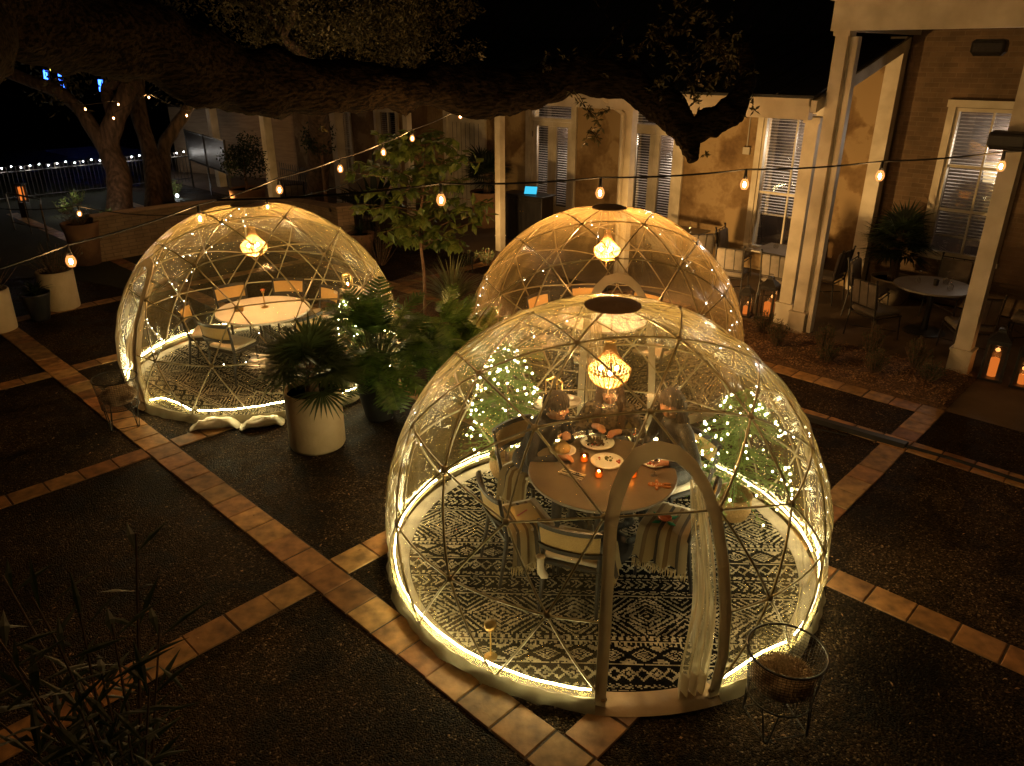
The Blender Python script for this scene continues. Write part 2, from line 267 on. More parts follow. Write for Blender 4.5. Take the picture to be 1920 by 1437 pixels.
# ---------------------------------------------------------------- mesh building
class MB:
    def __init__(s): s.v = []; s.f = []; s.c = []; s.uv = None; s.mi = []; s.cur = 0; s.tc = None; s.col = []
    def add(s, vs, fs, M=None):
        o = len(s.v)
        s.v += [tuple(M @ Vector(p)) for p in vs] if M is not None else [tuple(p) for p in vs]
        for f in fs:
            s.f.append(tuple(i+o for i in f)); s.mi.append(s.cur); s.col.append(s.tc)
    def box(s, c, d, M=None, rz=0, taper=1):
        x, y, z = d[0]/2, d[1]/2, d[2]/2; t = taper
        vs = [(-x, -y, -z), (x, -y, -z), (x, y, -z), (-x, y, -z), (-x*t, -y*t, z), (x*t, -y*t, z), (x*t, y*t, z), (-x*t, y*t, z)]
        T = Matrix.Translation(Vector(c)) @ Matrix.Rotation(rz, 4, 'Z')
        if M is not None: T = T @ M
        s.add(vs, [(0, 3, 2, 1), (4, 5, 6, 7), (0, 1, 5, 4), (1, 2, 6, 5), (2, 3, 7, 6), (3, 0, 4, 7)], T); return s
    def rbox(s, c, d, r=.02, M=None, rz=0):
        "box with rounded vertical corners and chamfered top"
        x, y, z = d[0]/2, d[1]/2, d[2]/2; r = min(r, x*.99, y*.99, z*.99); prof = [(-z, r), (-z+r, 0), (z-r, 0), (z-r*.3, r*.3), (z, r)]
        vs = []; n = 12
        for zz, ins in prof:
            for k in range(n):
                a = 2*PI*(k+.5)/n; sx = 1 if math.cos(a) > 0 else -1; sy = 1 if math.sin(a) > 0 else -1
                vs.append((sx*(x-r)+math.cos(a)*(r-ins if ins < r else 0), sy*(y-r)+math.sin(a)*(r-ins if ins < r else 0), zz))
        fs = [tuple(range(n))[::-1], tuple(range((len(prof)-1)*n, len(prof)*n))]
        for i in range(len(prof)-1):
            for k in range(n): fs.append((i*n+k, i*n+(k+1) % n, (i+1)*n+(k+1) % n, (i+1)*n+k))
        T = Matrix.Translation(Vector(c)) @ Matrix.Rotation(rz, 4, 'Z')
        if M is not None: T = T @ M
        s.add(vs, fs, T); return s
    def tube(s, pts, r, n=6, closed=False, cap=True):
        pts = [Vector(p) for p in pts]; m = len(pts)
        rs = r if isinstance(r, (list, tuple)) else [r]*m
        vs = []; up = None
        for i, p in enumerate(pts):
            if closed: t = pts[(i+1) % m]-pts[i-1]
            else: t = pts[min(i+1, m-1)]-pts[max(i-1, 0)]
            if t.length < 1e-9: t = Vector((0, 0, 1))
            t.normalize()
            if up is None:
                up = Vector((0, 0, 1)) if abs(t.z) < .9 else Vector((1, 0, 0))
            a = (up - t*up.dot(t))
            if a.length < 1e-5: a = t.orthogonal()
            a.normalize(); b = t.cross(a); up = a
            for k in range(n):
                q = 2*PI*k/n; vs.append(p+(a*math.cos(q)+b*math.sin(q))*rs[i])
        fs = []
        for i in range(m if closed else m-1):
            j = (i+1) % m
            for k in range(n): fs.append((i*n+k, i*n+(k+1) % n, j*n+(k+1) % n, j*n+k))
        if cap and not closed: fs += [tuple(range(n))[::-1], tuple(range((m-1)*n, m*n))]
        s.add(vs, fs); return s
    def lathe(s, prof, c=(0, 0, 0), n=24, M=None):
        vs = []
        for r, z in prof:
            for k in range(n):
                a = 2*PI*k/n; vs.append((r*math.cos(a), r*math.sin(a), z))
        fs = []
        for i in range(len(prof)-1):
            for k in range(n): fs.append((i*n+k, i*n+(k+1) % n, (i+1)*n+(k+1) % n, (i+1)*n+k))
        if prof[0][0] > 1e-6: fs.append(tuple(range(n))[::-1])
        if prof[-1][0] > 1e-6: fs.append(tuple(range((len(prof)-1)*n, len(prof)*n)))
        T = Matrix.Translation(Vector(c)); T = T @ M if M is not None else T
        s.add(vs, fs, T); return s
    def sph(s, c, r, n=8, m=5, sq=(1, 1, 1)):
        prof = [(math.sin(PI*i/m)*r+1e-7, -math.cos(PI*i/m)*r) for i in range(m+1)]
        M = Matrix.Diagonal((*sq, 1)); s.lathe(prof, c, n, M); return s
    def ring(s, r, z, t, n=24, k=6, c=(0, 0)):
        s.tube([(c[0]+r*math.cos(2*PI*i/n), c[1]+r*math.sin(2*PI*i/n), z) for i in range(n)], t, k, closed=True); return s
    def disc(s, r, z, n=32, c=(0, 0), th=.0):
        if th: s.lathe([(r, z-th), (r, z)], (c[0], c[1], 0), n)
        else: s.add([(c[0]+r*math.cos(2*PI*i/n), c[1]+r*math.sin(2*PI*i/n), z) for i in range(n)], [tuple(range(n))])
        return s
    def leaf(s, p, d, nrm, ln, w, bend=.25):
        d = d.normalized(); sd = d.cross(nrm)
        if sd.length < 1e-4: sd = d.orthogonal()
        sd.normalize(); up = sd.cross(d)
        a = p; b = p+d*ln*.5+up*ln*bend*.5
        c = p+d*ln
        s.add([a, b+sd*w/2-up*w*.12, b, b-sd*w/2-up*w*.12, c], [(0, 1, 2), (0, 2, 3), (1, 4, 2), (2, 4, 3)])
    def build(s, name, mat, parent=None, loc=None, rz=0, smooth=False, kind=None, attr=None):
        me = bpy.data.meshes.new(name); me.from_pydata(s.v, [], s.f)
        for m in (mat if isinstance(mat, (list, tuple)) else [mat]): me.materials.append(m)
        if isinstance(mat, (list, tuple)): me.polygons.foreach_set('material_index', s.mi)
        if smooth: me.polygons.foreach_set('use_smooth', [True]*len(me.polygons))
        if s.uv:
            ul = me.uv_layers.new(name='UVMap'); dat = []
            for li in me.loops: dat += s.uv[li.vertex_index]
            ul.data.foreach_set('uv', dat)
        if attr:
            ca = me.color_attributes.new(attr, 'FLOAT_COLOR', 'CORNER'); dat = []
            for p, c in zip(me.polygons, s.col): dat += [*c, 1.0]*p.loop_total
            ca.data.foreach_set('color', dat)
        me.update()
        o = bpy.data.objects.new(name, me); COL.objects.link(o)
        if parent is not None: o.parent = parent
        if loc is not None: o.location = loc
        if rz: o.rotation_euler[2] = rz
        if kind: o['kind'] = kind
        return o
def tag(o, label, cat, group=None, kind=None):
    o['label'] = label; o['category'] = cat
    if group: o['group'] = group
    if kind: o['kind'] = kind
    return o
def thing(name, label, cat, loc=(0, 0, 0), rz=0, group=None):
    o = bpy.data.objects.new(name, None); COL.objects.link(o); o.empty_display_size = .1
    o.location = loc; o.rotation_euler = (0, 0, rz)
    return tag(o, label, cat, group)
CHILD = {}
def copy_tree(o, parent=None):
    c = o.copy(); COL.objects.link(c); c.parent = parent
    for ch in list(o.children): copy_tree(ch, c)
    return c
def dup(o, loc, rz, label, group=None):
    c = copy_tree(o); c.location = loc; c.rotation_euler = (0, 0, rz); c['label'] = label
    if group: c['group'] = group
    return c
def place(o, loc, rz, label, flag):
    "first call moves the original, later calls copy it"
    if not flag.get('u'):
        flag['u'] = 1; o.location = loc; o.rotation_euler = (0, 0, rz); o['label'] = label; return o
    return dup(o, loc, rz, label)
def light(name, loc, W, c=(1, .6, .28), r=.03, parent=None):
    l = bpy.data.lights.new(name, 'POINT'); l.energy = W; l.color = c; l.shadow_soft_size = r
    o = bpy.data.objects.new(name, l); COL.objects.link(o); o.location = loc
    if parent is not None: o.parent = parent
    return o
def struct(name, mb, mat, attr=None, loc=None, rz=0, smooth=False, kind='structure'):
    return mb.build(name, mat, None, loc, rz, smooth, kind, attr)
def rv(a=1): return Vector((rng.uniform(-a, a), rng.uniform(-a, a), rng.uniform(-a, a)))

# ---------------------------------------------------------------- ground and paving
mb = MB(); mb.add([(-90, -20, 0), (90, -20, 0), (90, 110, 0), (-90, 110, 0)], [(0, 1, 2, 3)])
struct('ground', mb, GROUND)
grout = MB(); tiles = MB(); trng = random.Random(3)
def tilecol():
    t = trng.random(); a = Vector((.33, .145, .05)).lerp(Vector((.45, .27, .10)), t)*trng.uniform(.6, 1.15)
    return tuple(a)
def tileband(a0, a1, b0, b1, along):   # rectangle in courtyard axes, tiles laid in one row
    ln = (a1-a0) if along == 'a' else (b1-b0); n = max(1, round(ln/.31)); st = ln/n; g = .005
    q = [sp(a0, b0, .004), sp(a1, b0, .004), sp(a1, b1, .004), sp(a0, b1, .004)]; grout.add(q, [(0, 1, 2, 3)])
    for k in range(n):
        if along == 'a': x0, x1, y0, y1 = a0+k*st, a0+(k+1)*st, b0, b1
        else: x0, x1, y0, y1 = a0, a1, b0+k*st, b0+(k+1)*st
        j = [trng.uniform(-.005, .005) for _ in range(4)]
        x0 += g+j[0]; x1 -= g+j[1]; y0 += g+j[2]; y1 -= g+j[3]; z = .012+trng.uniform(-.002, .002); c = .006
        tiles.tc = tilecol()
        v = [sp(x0, y0, .004), sp(x1, y0, .004), sp(x1, y1, .004), sp(x0, y1, .004), sp(x0+c, y0+c, z), sp(x1-c, y0+c, z), sp(x1-c, y1-c, z), sp(x0+c, y1-c, z)]
        tiles.add(v, [(4, 5, 6, 7), (0, 1, 5, 4), (1, 2, 6, 5), (2, 3, 7, 6), (3, 0, 4, 7)])
AB = [(-.46, -.18), (2.42, 2.72), (5.29, 5.57), (8.1, 8.39)]
BB = [(-13.95, -13.68), (-11.05, -10.78), (-7.9, -7.64), (-4.76, -4.48), (-2.17, -1.9), (1.0, 1.27)]
for b0, b1 in AB: tileband(-24, 4, b0, b1, 'a')
for a0, a1 in BB:
    prev = -3.4
    for b0, b1 in AB+[(9.22 if a0 > -3 else 10.9, 0)]:
        if b0-prev > .2 and a0 > -12 or b0 < 9: tileband(a0, a1, prev+.0, b0, 'b')
        prev = b1
tileband(-7.5, -2.17, 9.22, 9.5, 'a')
tileband(-1.9-.27, -1.9, 9.22, 9.5, 'a')
struct('path_joints', grout, pm('joint_mortar', (.05, .04, .03), (.08, .06, .045), 20, .9, .4, 60))
struct('tile_path', tiles, TILE, 'tilecol')
mb = MB(); mb.add([sp(-40, 10.9, .004), sp(8, 10.9, .004), sp(8, 14.0, .004), sp(-40, 14.0, .004)], [(0, 1, 2, 3)])
mb.add([sp(-1.92, 9.5, .004), sp(8, 9.5, .004), sp(8, 10.9, .004), sp(-1.92, 10.9, .004)], [(0, 1, 2, 3)])
struct('patio', mb, CONC)
mb = MB()    # control joints cut in the patio
for a in (-10.5, -8.2, -5.9, -3.4, -.9, 1.6): mb.add([sp(a, 10.9, .006), sp(a+.012, 10.9, .006), sp(a+.012, 14, .006), sp(a, 14, .006)], [(0, 1, 2, 3)])
struct('patio_joints', mb, RUBBER)
# mulch bed
mb = MB(); nx, ny = 60, 16
for j in range(ny+1):
    for i in range(nx+1):
        e = min(i, nx-i, j, ny-j); mb.v.append(tuple(sp(-7.6+5.68*i/nx, 9.5+1.38*j/ny, .01+(.03+rng.uniform(0, .03) if e > 0 else 0))))
for j in range(ny):
    for i in range(nx): mb.f.append((j*(nx+1)+i, j*(nx+1)+i+1, (j+1)*(nx+1)+i+1, (j+1)*(nx+1)+i)); mb.mi.append(0); mb.col.append(None)
struct('soil_bed', mb, MULCH)
mb = MB()
for k in range(9000):
    p = sp(rng.uniform(-7.55, -1.95), rng.uniform(9.51, 10.87), rng.uniform(.05, .075)); a = rng.uniform(0, PI)
    d = Vector((math.cos(a), math.sin(a), rng.uniform(-.3, .3))); mb.leaf(p, d, Vector((0, 0, 1))+rv(.5), rng.uniform(.02, .055), rng.uniform(.008, .018), .2)
tag(mb.build('mulch', MULCH2), 'loose brown bark mulch and fallen leaves over the planting bed', 'mulch', kind='stuff')
# few fallen leaves on the aggregate
mb = MB()
for k in range(420):
    p = Vector((rng.uniform(-6, 5), rng.uniform(2.2, 11), .014)); a = rng.uniform(0, 6.28)
    if any((Vector((x, y, 0))-Vector((p.x, p.y, 0))).length < 1.9 for x, y in ((.758, 5.434), (1.2, 9.411), (-3.332, 9.633))): continue
    mb.leaf(p, Vector((math.cos(a), math.sin(a), .05)), Vector((0, 0, 1))+rv(.2), rng.uniform(.015, .05), rng.uniform(.008, .02), .2)
tag(mb.build('fallen_leaves', MULCH2), 'small dry leaves scattered over the pebbly paving', 'leaves', kind='stuff')
# dark planting soil around the sapling and the far lawn
def patch(name, pts, z, m, kind='structure'):
    mb = MB(); mb.add([(x, y, z) for x, y in pts], [tuple(range(len(pts)))]); return struct(name, mb, m, kind=kind)
patch('planting_soil', [(-2.6, 10.6), (-.4, 10.2), (.2, 11.6), (-.3, 14.2), (-1.6, 14.8), (-2.9, 13.0)], .008, MULCH)
patch('lawn_soil', [(-30, 13.4), (-12, 13.4), (-8.8, 14.2), (-6.2, 12.9), (-5.9, 15.5), (-7.4, 21.5), (-15, 26), (-34, 26)], .008, pm('dark_turf', (.012, .016, .006), (.03, .03, .012), 20, .95, .6, 40))

# ---------------------------------------------------------------- geodesic dome tent
phi_t = math.atan(2)
iv = [Vector((0, 0, 1))]+[Vector((math.sin(phi_t)*math.cos(2*PI*k/5), math.sin(phi_t)*math.sin(2*PI*k/5), math.cos(phi_t))) for k in range(5)]
iv += [Vector((math.sin(phi_t)*math.cos(2*PI*(k+.5)/5), math.sin(phi_t)*math.sin(2*PI*(k+.5)/5), -math.cos(phi_t))) for k in range(5)]+[Vector((0, 0, -1))]
IF = []
for k in range(5):
    a, b, c, d = 1+k, 1+(k+1) % 5, 6+k, 6+(k+1) % 5; IF += [(0, a, b), (a, c, b), (b, c, d), (11, d, c)]
GP = []; GE = set(); GT = []
def gidx(p):
    p = p.normalized()
    for i, q in enumerate(GP):
        if (p-q).length < 1e-5: return i
    GP.append(p); return len(GP)-1
for a, b, c in IF:
    g = {}
    for i in range(4):
        for j in range(4-i): g[i, j] = gidx(iv[a]*(3-i-j)+iv[b]*i+iv[c]*j)
    for i in range(3):
        for j in range(3-i):
            x, y, z = g[i, j], g[i+1, j], g[i, j+1]; GT.append((x, y, z))
            for e in ((x, y), (y, z), (z, x)): GE.add(tuple(sorted(e)))
            if i+j < 2: GT.append((g[i+1, j], g[i+1, j+1], g[i, j+1]))
RD = 1.8; HZ = .4; DC = -108.0
def pol(p): return math.degrees(math.acos(max(-1, min(1, p.z))))
def az(p): return math.degrees(math.atan2(p.y, p.x))
def sd(a, p, r=RD): a = R_(a+DC); p = R_(p); return Vector((r*math.sin(p)*math.cos(a), r*math.sin(p)*math.sin(a), r*math.cos(p)+HZ))
OUT = [(-13.6, 102.8), (-13.6, 90), (-13.6, 80), (-13.6, 70), (-13.6, 60), (-12.6, 54), (-10.3, 49), (-6.5, 45.4), (0, 43.8), (6.5, 45.4), (10.3, 49), (12.6, 54), (13.6, 60), (13.6, 70), (13.6, 80), (13.6, 90), (13.6, 102.8)]
INN = [(-11.3, 102.8), (-11.3, 90), (-11.2, 80), (-11.1, 70), (-10.7, 60.8), (-9.6, 55.8), (-7.5, 51.4), (-4.6, 48.6), (0, 47.4), (4.6, 48.4), (7.8, 51.0), (9.8, 55.3), (10.8, 60.5), (11.1, 70), (11.2, 80), (11.3, 90), (11.3, 102.8)]
def inpoly(x, y, P):
    c = False
    for i in range(len(P)):
        (x1, y1), (x2, y2) = P[i-1], P[i]
        if (y1 > y) != (y2 > y) and x < (x2-x1)*(y-y1)/(y2-y1)+x1: c = not c
    return c
V70 = min(range(len(GP)), key=lambda i: abs(((az(GP[i])-DC+180) % 360)-180)+abs(pol(GP[i])-79.2))
def relaz(p): return ((az(p)-DC+180) % 360)-180
def arc(p, q, r, n=8): return [(p.lerp(q, t/n)).normalized()*r+Vector((0, 0, HZ)) for t in range(n+1)]
def make_dome():
    root = thing('dome_tent', '', 'dome tent')
    fr = MB(); used = set()
    for i, j in sorted(GE):
        p, q = GP[i], GP[j]
        if pol(p) > 101 or pol(q) > 101: continue
        if V70 in (i, j):
            o = q if i == V70 else p
            ra = relaz(o)
            if pol(o) > 78 and pol(o) < 82: # side struts run up to the door posts
                s_ = -13 if ra < 0 else 13; fr.tube(arc(o, (sd(s_, 80)-Vector((0, 0, HZ))).normalized(), RD), .0085, 5)
            continue
        if pol(p) > 98 and pol(q) > 98 and abs(relaz(p)) < 14 and abs(relaz(q)) < 14: continue
        fr.tube(arc(p, q, RD), .0085, 5); used |= {i, j}
    for s_ in (-1, 1): fr.tube([sd(13*s_, a) for a in range(59, 103, 4)], .012, 6)
    for i in used: 
        d = GP[i]; c = d*RD+Vector((0, 0, HZ)); M = Matrix.Translation(c) @ d.to_track_quat('Z', 'Y').to_matrix().to_4x4()
        fr.lathe([(.001, .016), (.012, .016), (.026, .008), (.028, -.006), (.001, -.008)], n=8, M=M)
    fr.build('frame', STRUT, root, smooth=True)
    cv = MB(); cv.uv = []; n = 7; ci = {}
    dr = random.Random(5)
    def cvv(p, sag):
        k = (round(p.x, 4), round(p.y, 4), round(p.z, 4))
        if k in ci: return ci[k]
        r = RD+.012-sag; a = math.atan2(p.y, p.x)
        cv.v.append(tuple(p*r+Vector((0, 0, HZ)))); cv.uv.append((a/(2*PI), math.acos(p.z)/PI)); ci[k] = len(cv.v)-1; return ci[k]
    for t in GT:
        A, B, C = (GP[i] for i in t)
        if max(pol(A), pol(B), pol(C)) > 101: continue
        for i in range(n):
            for j in range(n-i):
                for tri in (((i, j), (i+1, j), (i, j+1)), ((i+1, j), (i+1, j+1), (i, j+1))):
                    if tri[1][0]+tri[1][1] > n: continue
                    ps = []
                    for (u, w) in tri:
                        u_, w_ = u/n, w/n; q = A*(1-u_-w_)+B*u_+C*w_; sag = (1-q.length)*RD*.45*(1 if min(u_, w_, 1-u_-w_) > 0 else .15)
                        ps.append((q.normalized(), sag))
                    m_ = (ps[0][0]+ps[1][0]+ps[2][0])/3
                    if inpoly(relaz(m_), pol(m_.normalized()), OUT[2:-2]+[(13.2, 106), (-13.2, 106)]): continue
                    f = [cvv(p, s_) for p, s_ in ps]; cv.f.append(tuple(f)); cv.mi.append(0); cv.col.append(None)
    # fix the seam in the unrolled coordinates
    cv.build('clear_cover', FILM, root, smooth=True)
    cap = MB(); cap.lathe([(.001, .035), (.06, .032), (.17, .012), (.215, -.004), (.215, -.01), (.001, .0)], (0, 0, RD+HZ+.004), 28); cap.build('top_cap', pm('brown_canvas', (.14, .09, .05), (.11, .07, .04), 9, .9, .3, 60), root, smooth=True)
    # door arch of canvas
    da = MB(); k = len(OUT)
    for rr in (RD+.022, RD+.006):
        for (a, p) in OUT: da.v.append(tuple(sd(a, p, rr)))
        for (a, p) in INN: da.v.append(tuple(sd(a, p, rr)))
    def q(*f): da.f.append(f); da.mi.append(0); da.col.append(None)
    for i in range(k-1):
        q(i, i+1, k+i+1, k+i); q(2*k+i, 3*k+i, 3*k+i+1, 2*k+i+1); q(i, 2*k+i, 2*k+i+1, i+1); q(k+i, k+i+1, 3*k+i+1, 3*k+i)
    da.build('door_frame', FABRIC, root)
    # skirt, in two rows with soft creases, open at the door
    sk = MB(); m = 150; kr = random.Random(9); rows = [(99.2, .105, 0), (0, .075, .012), (0, .03, .03), (0, .006, .05)]
    ph = [kr.uniform(0, 6) for _ in range(3)]; m = 260
    for ri, (pp, z, out) in enumerate(rows):
        for i in range(m+1):
            a = 13.4+(360-26.8)*i/m; rz_ = math.sqrt(RD*RD-(z-HZ)**2)+.014+out+.016*(ri > 0)*math.sin(i*.55+ph[0]+ri*1.3)*math.sin(i*.13+ph[1])+.006*math.sin(i*1.3+ri)
            sk.v.append((rz_*math.cos(R_(a+DC)), rz_*math.sin(R_(a+DC)), z))
    for ri in range(3):
        for i in range(m): b = ri*(m+1)+i; sk.f.append((b, b+m+1, b+m+2, b+1)); sk.mi.append(0); sk.col.append(None)
    sk.build('skirt', SKIRTM, root, smooth=True)
    fl = MB(); fl.disc(1.77, .0155, 64); fl.build('groundsheet', pm('groundsheet_cloth', (.25, .21, .16), (.15, .12, .09), 5, .7, .3, 12), root)
    sl = MB(); vs = []
    for j, rr in enumerate((1.638, 1.70, 1.78, 1.84)):
        for i in range(17): a = R_(-13.4+26.8*i/16+DC); vs.append((rr*math.cos(a), rr*math.sin(a), (.022, .03+.010*math.sin(i*1.7), .034+.01*math.sin(i*2.3+1), .017)[j]))
    sl.add(vs, [(j*17+i, j*17+i+1, (j+1)*17+i+1, (j+1)*17+i) for j in range(3) for i in range(16)]); sl.build('door_sill', pm('sill_vinyl', (.45, .32, .2), (.36, .25, .15), 4, .35, .6, 7), root, smooth=True)
    # strip light just inside the base rail
    for (a0, a1, kk) in ((15, 36, 1), (39, 72, 2), (76, 128, 0), (134, 176, 1), (182, 226, 0), (232, 345.5, 0)):
        m_ = max(8, int((a1-a0)/2.5)); st = MB(); st.tube([sd(a0+(a1-a0)*i/m_, 98.5-(0, 3.2*abs(math.sin(PI*i/m_)), 2.4*(i/m_))[kk]-.12*math.sin(i*1.7+a0), RD-.03) for i in range(m_+1)], .0068, 5); st.build('light_strip', E_STRIP, root)
    return root
E_OFF = pm('unlit_strip', (.6, .58, .5), None, 4, .4)
DOMES = [(Vector((.758, 5.434, 0)), .426), (Vector((1.2, 9.411, 0)), .289), (Vector((-3.332, 9.633, 0)), .709-R_(72))]
dome0 = make_dome(); dome0['group'] = 'clear geodesic dome tents'
DL = ['nearest large clear dome tent with a party dining inside', 'clear dome tent behind the nearest one, by the building', 'clear dome tent at left behind the palm planter, with white marble table']
fl = {}; domes = [place(dome0, c, q, l, fl) for (c, q), l in zip(DOMES, DL)]
for ch in domes[1].children:
    if ch.name.startswith('light_strip'): ch.data = ch.data.copy(); ch.data.materials[0] = E_OFF
# flaps: rolled aside at the near dome's doorway, hanging loose in the others
def flap(root, side, w, drop, ph):
    mb = MB(); mb.uv = []; n = 26; m = 30; cur = []
    for j in range(m+1):
        t = j/m; p = 52+(102.3-52)*t
        for i in range(n+1):
            u = i/n; wd = w*(.35+.65*min(1, t*1.6)); a = 11.3-u*wd*(1+.12*math.sin(t*9+ph)); f = .045*math.sin(u*PI*7+math.sin(t*5+ph)*1.3)*(.4+.6*t)
            v = sd(side*a, p, RD-.06+f); mb.v.append(tuple(v)); mb.uv.append((u*.12, t*.3))
    for j in range(m):
        for i in range(n):
            b = j*(n+1)+i; mb.f.append((b, b+1, b+n+2, b+n+1)); mb.mi.append(1 if j > m*.85 or i < 2 else 0); mb.col.append(None)
    return mb.build('door_flap', [FILM2, leafmat('cream_flap_hem', (.7, .62, .45), (.6, .52, .38), .8, 4, .35)], root, smooth=True)
flap(domes[0], 1, 6.5, 1, .3); flap(domes[1], -1, 9, 1, 1.7); flap(domes[2], 1, 10, 1, 2.9)
# fairy light strings on the frame
bulb_me = MB().sph((0, 0, 0), .004, 6, 4).build('bulb_source', E_FAIRY); BM = bulb_me.data; bpy.data.objects.remove(bulb_me)
bulb_me = MB().sph((0, 0, 0), .0078, 6, 4).build('bulb_source', E_FAIRYW); BMW = bulb_me.data; bpy.data.objects.remove(bulb_me)
def bulbs(root, pts, me, name='bulb'):
    for p in pts:
        o = bpy.data.objects.new(name, me); COL.objects.link(o); o.parent = root; o.location = p
adj = {}
for i, j in GE:
    if pol(GP[i]) < 101 and pol(GP[j]) < 101 and V70 not in (i, j): adj.setdefault(i, []).append(j); adj.setdefault(j, []).append(i)
def fairy(k, seed, label, walks=5):
    c, q = DOMES[k]; r = random.Random(seed); root = thing('fairy_light_string', label, 'fairy lights', c, q, 'fairy lights wound on the dome frames')
    w = MB(); pts = []
    for s_ in range(walks):
        cur = r.choice([i for i in adj if 75 < pol(GP[i]) < 101]); prev = None; path = [cur]
        for _ in range(4):
            nx = [x for x in adj[cur] if x != prev and pol(GP[x]) < pol(GP[cur])+3] or adj[cur]; prev, cur = cur, r.choice(nx); path.append(cur)
        line = []
        for a, b in zip(path, path[1:]): line += arc(GP[a], GP[b], RD-.022, 6)[:-1]
        w.tube(line, .0016, 3)
        for a in line: 
            pts.append(a+Vector((r.uniform(-.01, .01), r.uniform(-.01, .01), r.uniform(-.01, .01))))
            if r.random() < .0: pts.append(a)
    w.build('wire', BLACKM, root)
    r.shuffle(pts); bulbs(root, pts[:[34, 44, 46][k]], BM)
    return root
fairy(0, 4, 'cool white fairy lights wound on the frame of the nearest dome')
fairy(1, 8, 'white fairy lights on the frame of the dome behind')
fairy(2, 15, 'white fairy lights on the frame of the left dome')

# ---------------------------------------------------------------- rugs
def rugpat(x, y):
    x /= 1.2; y /= 1.2
    P = .98; v = (y+50*P) % P; t = (x+40) % .30
    def band(a, b): return a <= v < b
    def tri(u, p): u = (u % p)/p; return 1-abs(2*u-1)
    if band(0, .012) or band(.055, .063) or band(.42, .432) or band(.60, .606) or band(.80, .808): return 1
    if band(.018, .05): return ((x+40) % .045 < .026)
    if band(.07, .41):
        c = .24; u = abs(((x+40) % .46)-.23)/.23; w = abs(v-c)/.17; d = u+w
        st = math.floor(d*9+.35*((math.floor(x*55)+math.floor(y*55)) % 2))
        return st % 2 == 0 if d < 1.02 else (math.floor((d+u*.3)*11) % 3 == 0)
    if band(.44, .49): return abs((v-.465)) < .004+.018*tri(x, .07) and abs((v-.465)) > .012*tri(x, .07)-.002
    if band(.505, .59):
        u = (x+40) % .085; w = abs(v-.547); return abs(u-(.07-w)) < .010 or abs(u-(.035-w)) < .006
    if band(.615, .66): return ((x+40+.01*math.sin(v*300)) % .04 < .022) and .622 < v < .652
    if band(.67, .79):
        z = .73+.045*(2*tri(x, .16)-1); return abs(v-z) < .011 or (abs(v-(1.46-z)) < .010) or (abs(v-.73)+abs(((x+40) % .16)-.08) < .018)
    if band(.815, .95):
        u = abs(((x+40) % .19)-.095)/.095; w = abs(v-.88)/.06; return (u+w < 1 and (int((u+w)*6) % 2 == 0)) or (u+w > 1.45)
    return ((x+40) % .03 < .014) and v > .958
def rug():
    mb = MB(); cs = .0115; R0 = 1.63; n = int(R0/cs)+1; rr = random.Random(2); idx = {}
    def vid(i, j):
        if (i, j) not in idx:
            x, y = i*cs, j*cs; d = math.hypot(x, y)
            if d > R0: x, y = x*R0/d, y*R0/d
            mb.v.append((x, y, .006)); idx[i, j] = len(mb.v)-1
        return idx[i, j]
    for j in range(-n, n):
        for i in range(-n, n):
            x, y = (i+.5)*cs, (j+.5)*cs
            if math.hypot(x, y) > R0+cs*.2: continue
            on = rugpat(x+rr.uniform(-.003, .003), y+rr.uniform(-.003, .003)); k = rr.uniform(.75, 1.05)
            if on and rr.random() < .05: on = False
            c = (.42*k, .37*k, .28*k) if on else (.008*k, .008*k, .009*k)
            mb.f.append((vid(i, j), vid(i+1, j), vid(i+1, j+1), vid(i, j+1))); mb.mi.append(0); mb.col.append(c)
    mb.cur = 0; mb.tc = (.012, .012, .013); mb.lathe([(R0, -.004), (R0+.006, .001), (R0, .0055)], (0, 0, 0), 64)
    return mb.build('rug', RUGM, None, attr='rugcol')
rug0 = tag(rug(), 'round black and cream tribal rug in the nearest dome', 'rug', 'round rugs in the domes')
rug0.location = (.758, 5.434, .017); rug0.rotation_euler[2] = R_(-2)
for k, (l, a) in ((1, ('round patterned rug in the dome behind the nearest', 20)), (2, ('round black and cream rug in the left dome', -42))):
    r = rug0.copy(); COL.objects.link(r); r.location = DOMES[k][0]+Vector((0, 0, .017)); r.rotation_euler[2] = R_(a); r['label'] = l

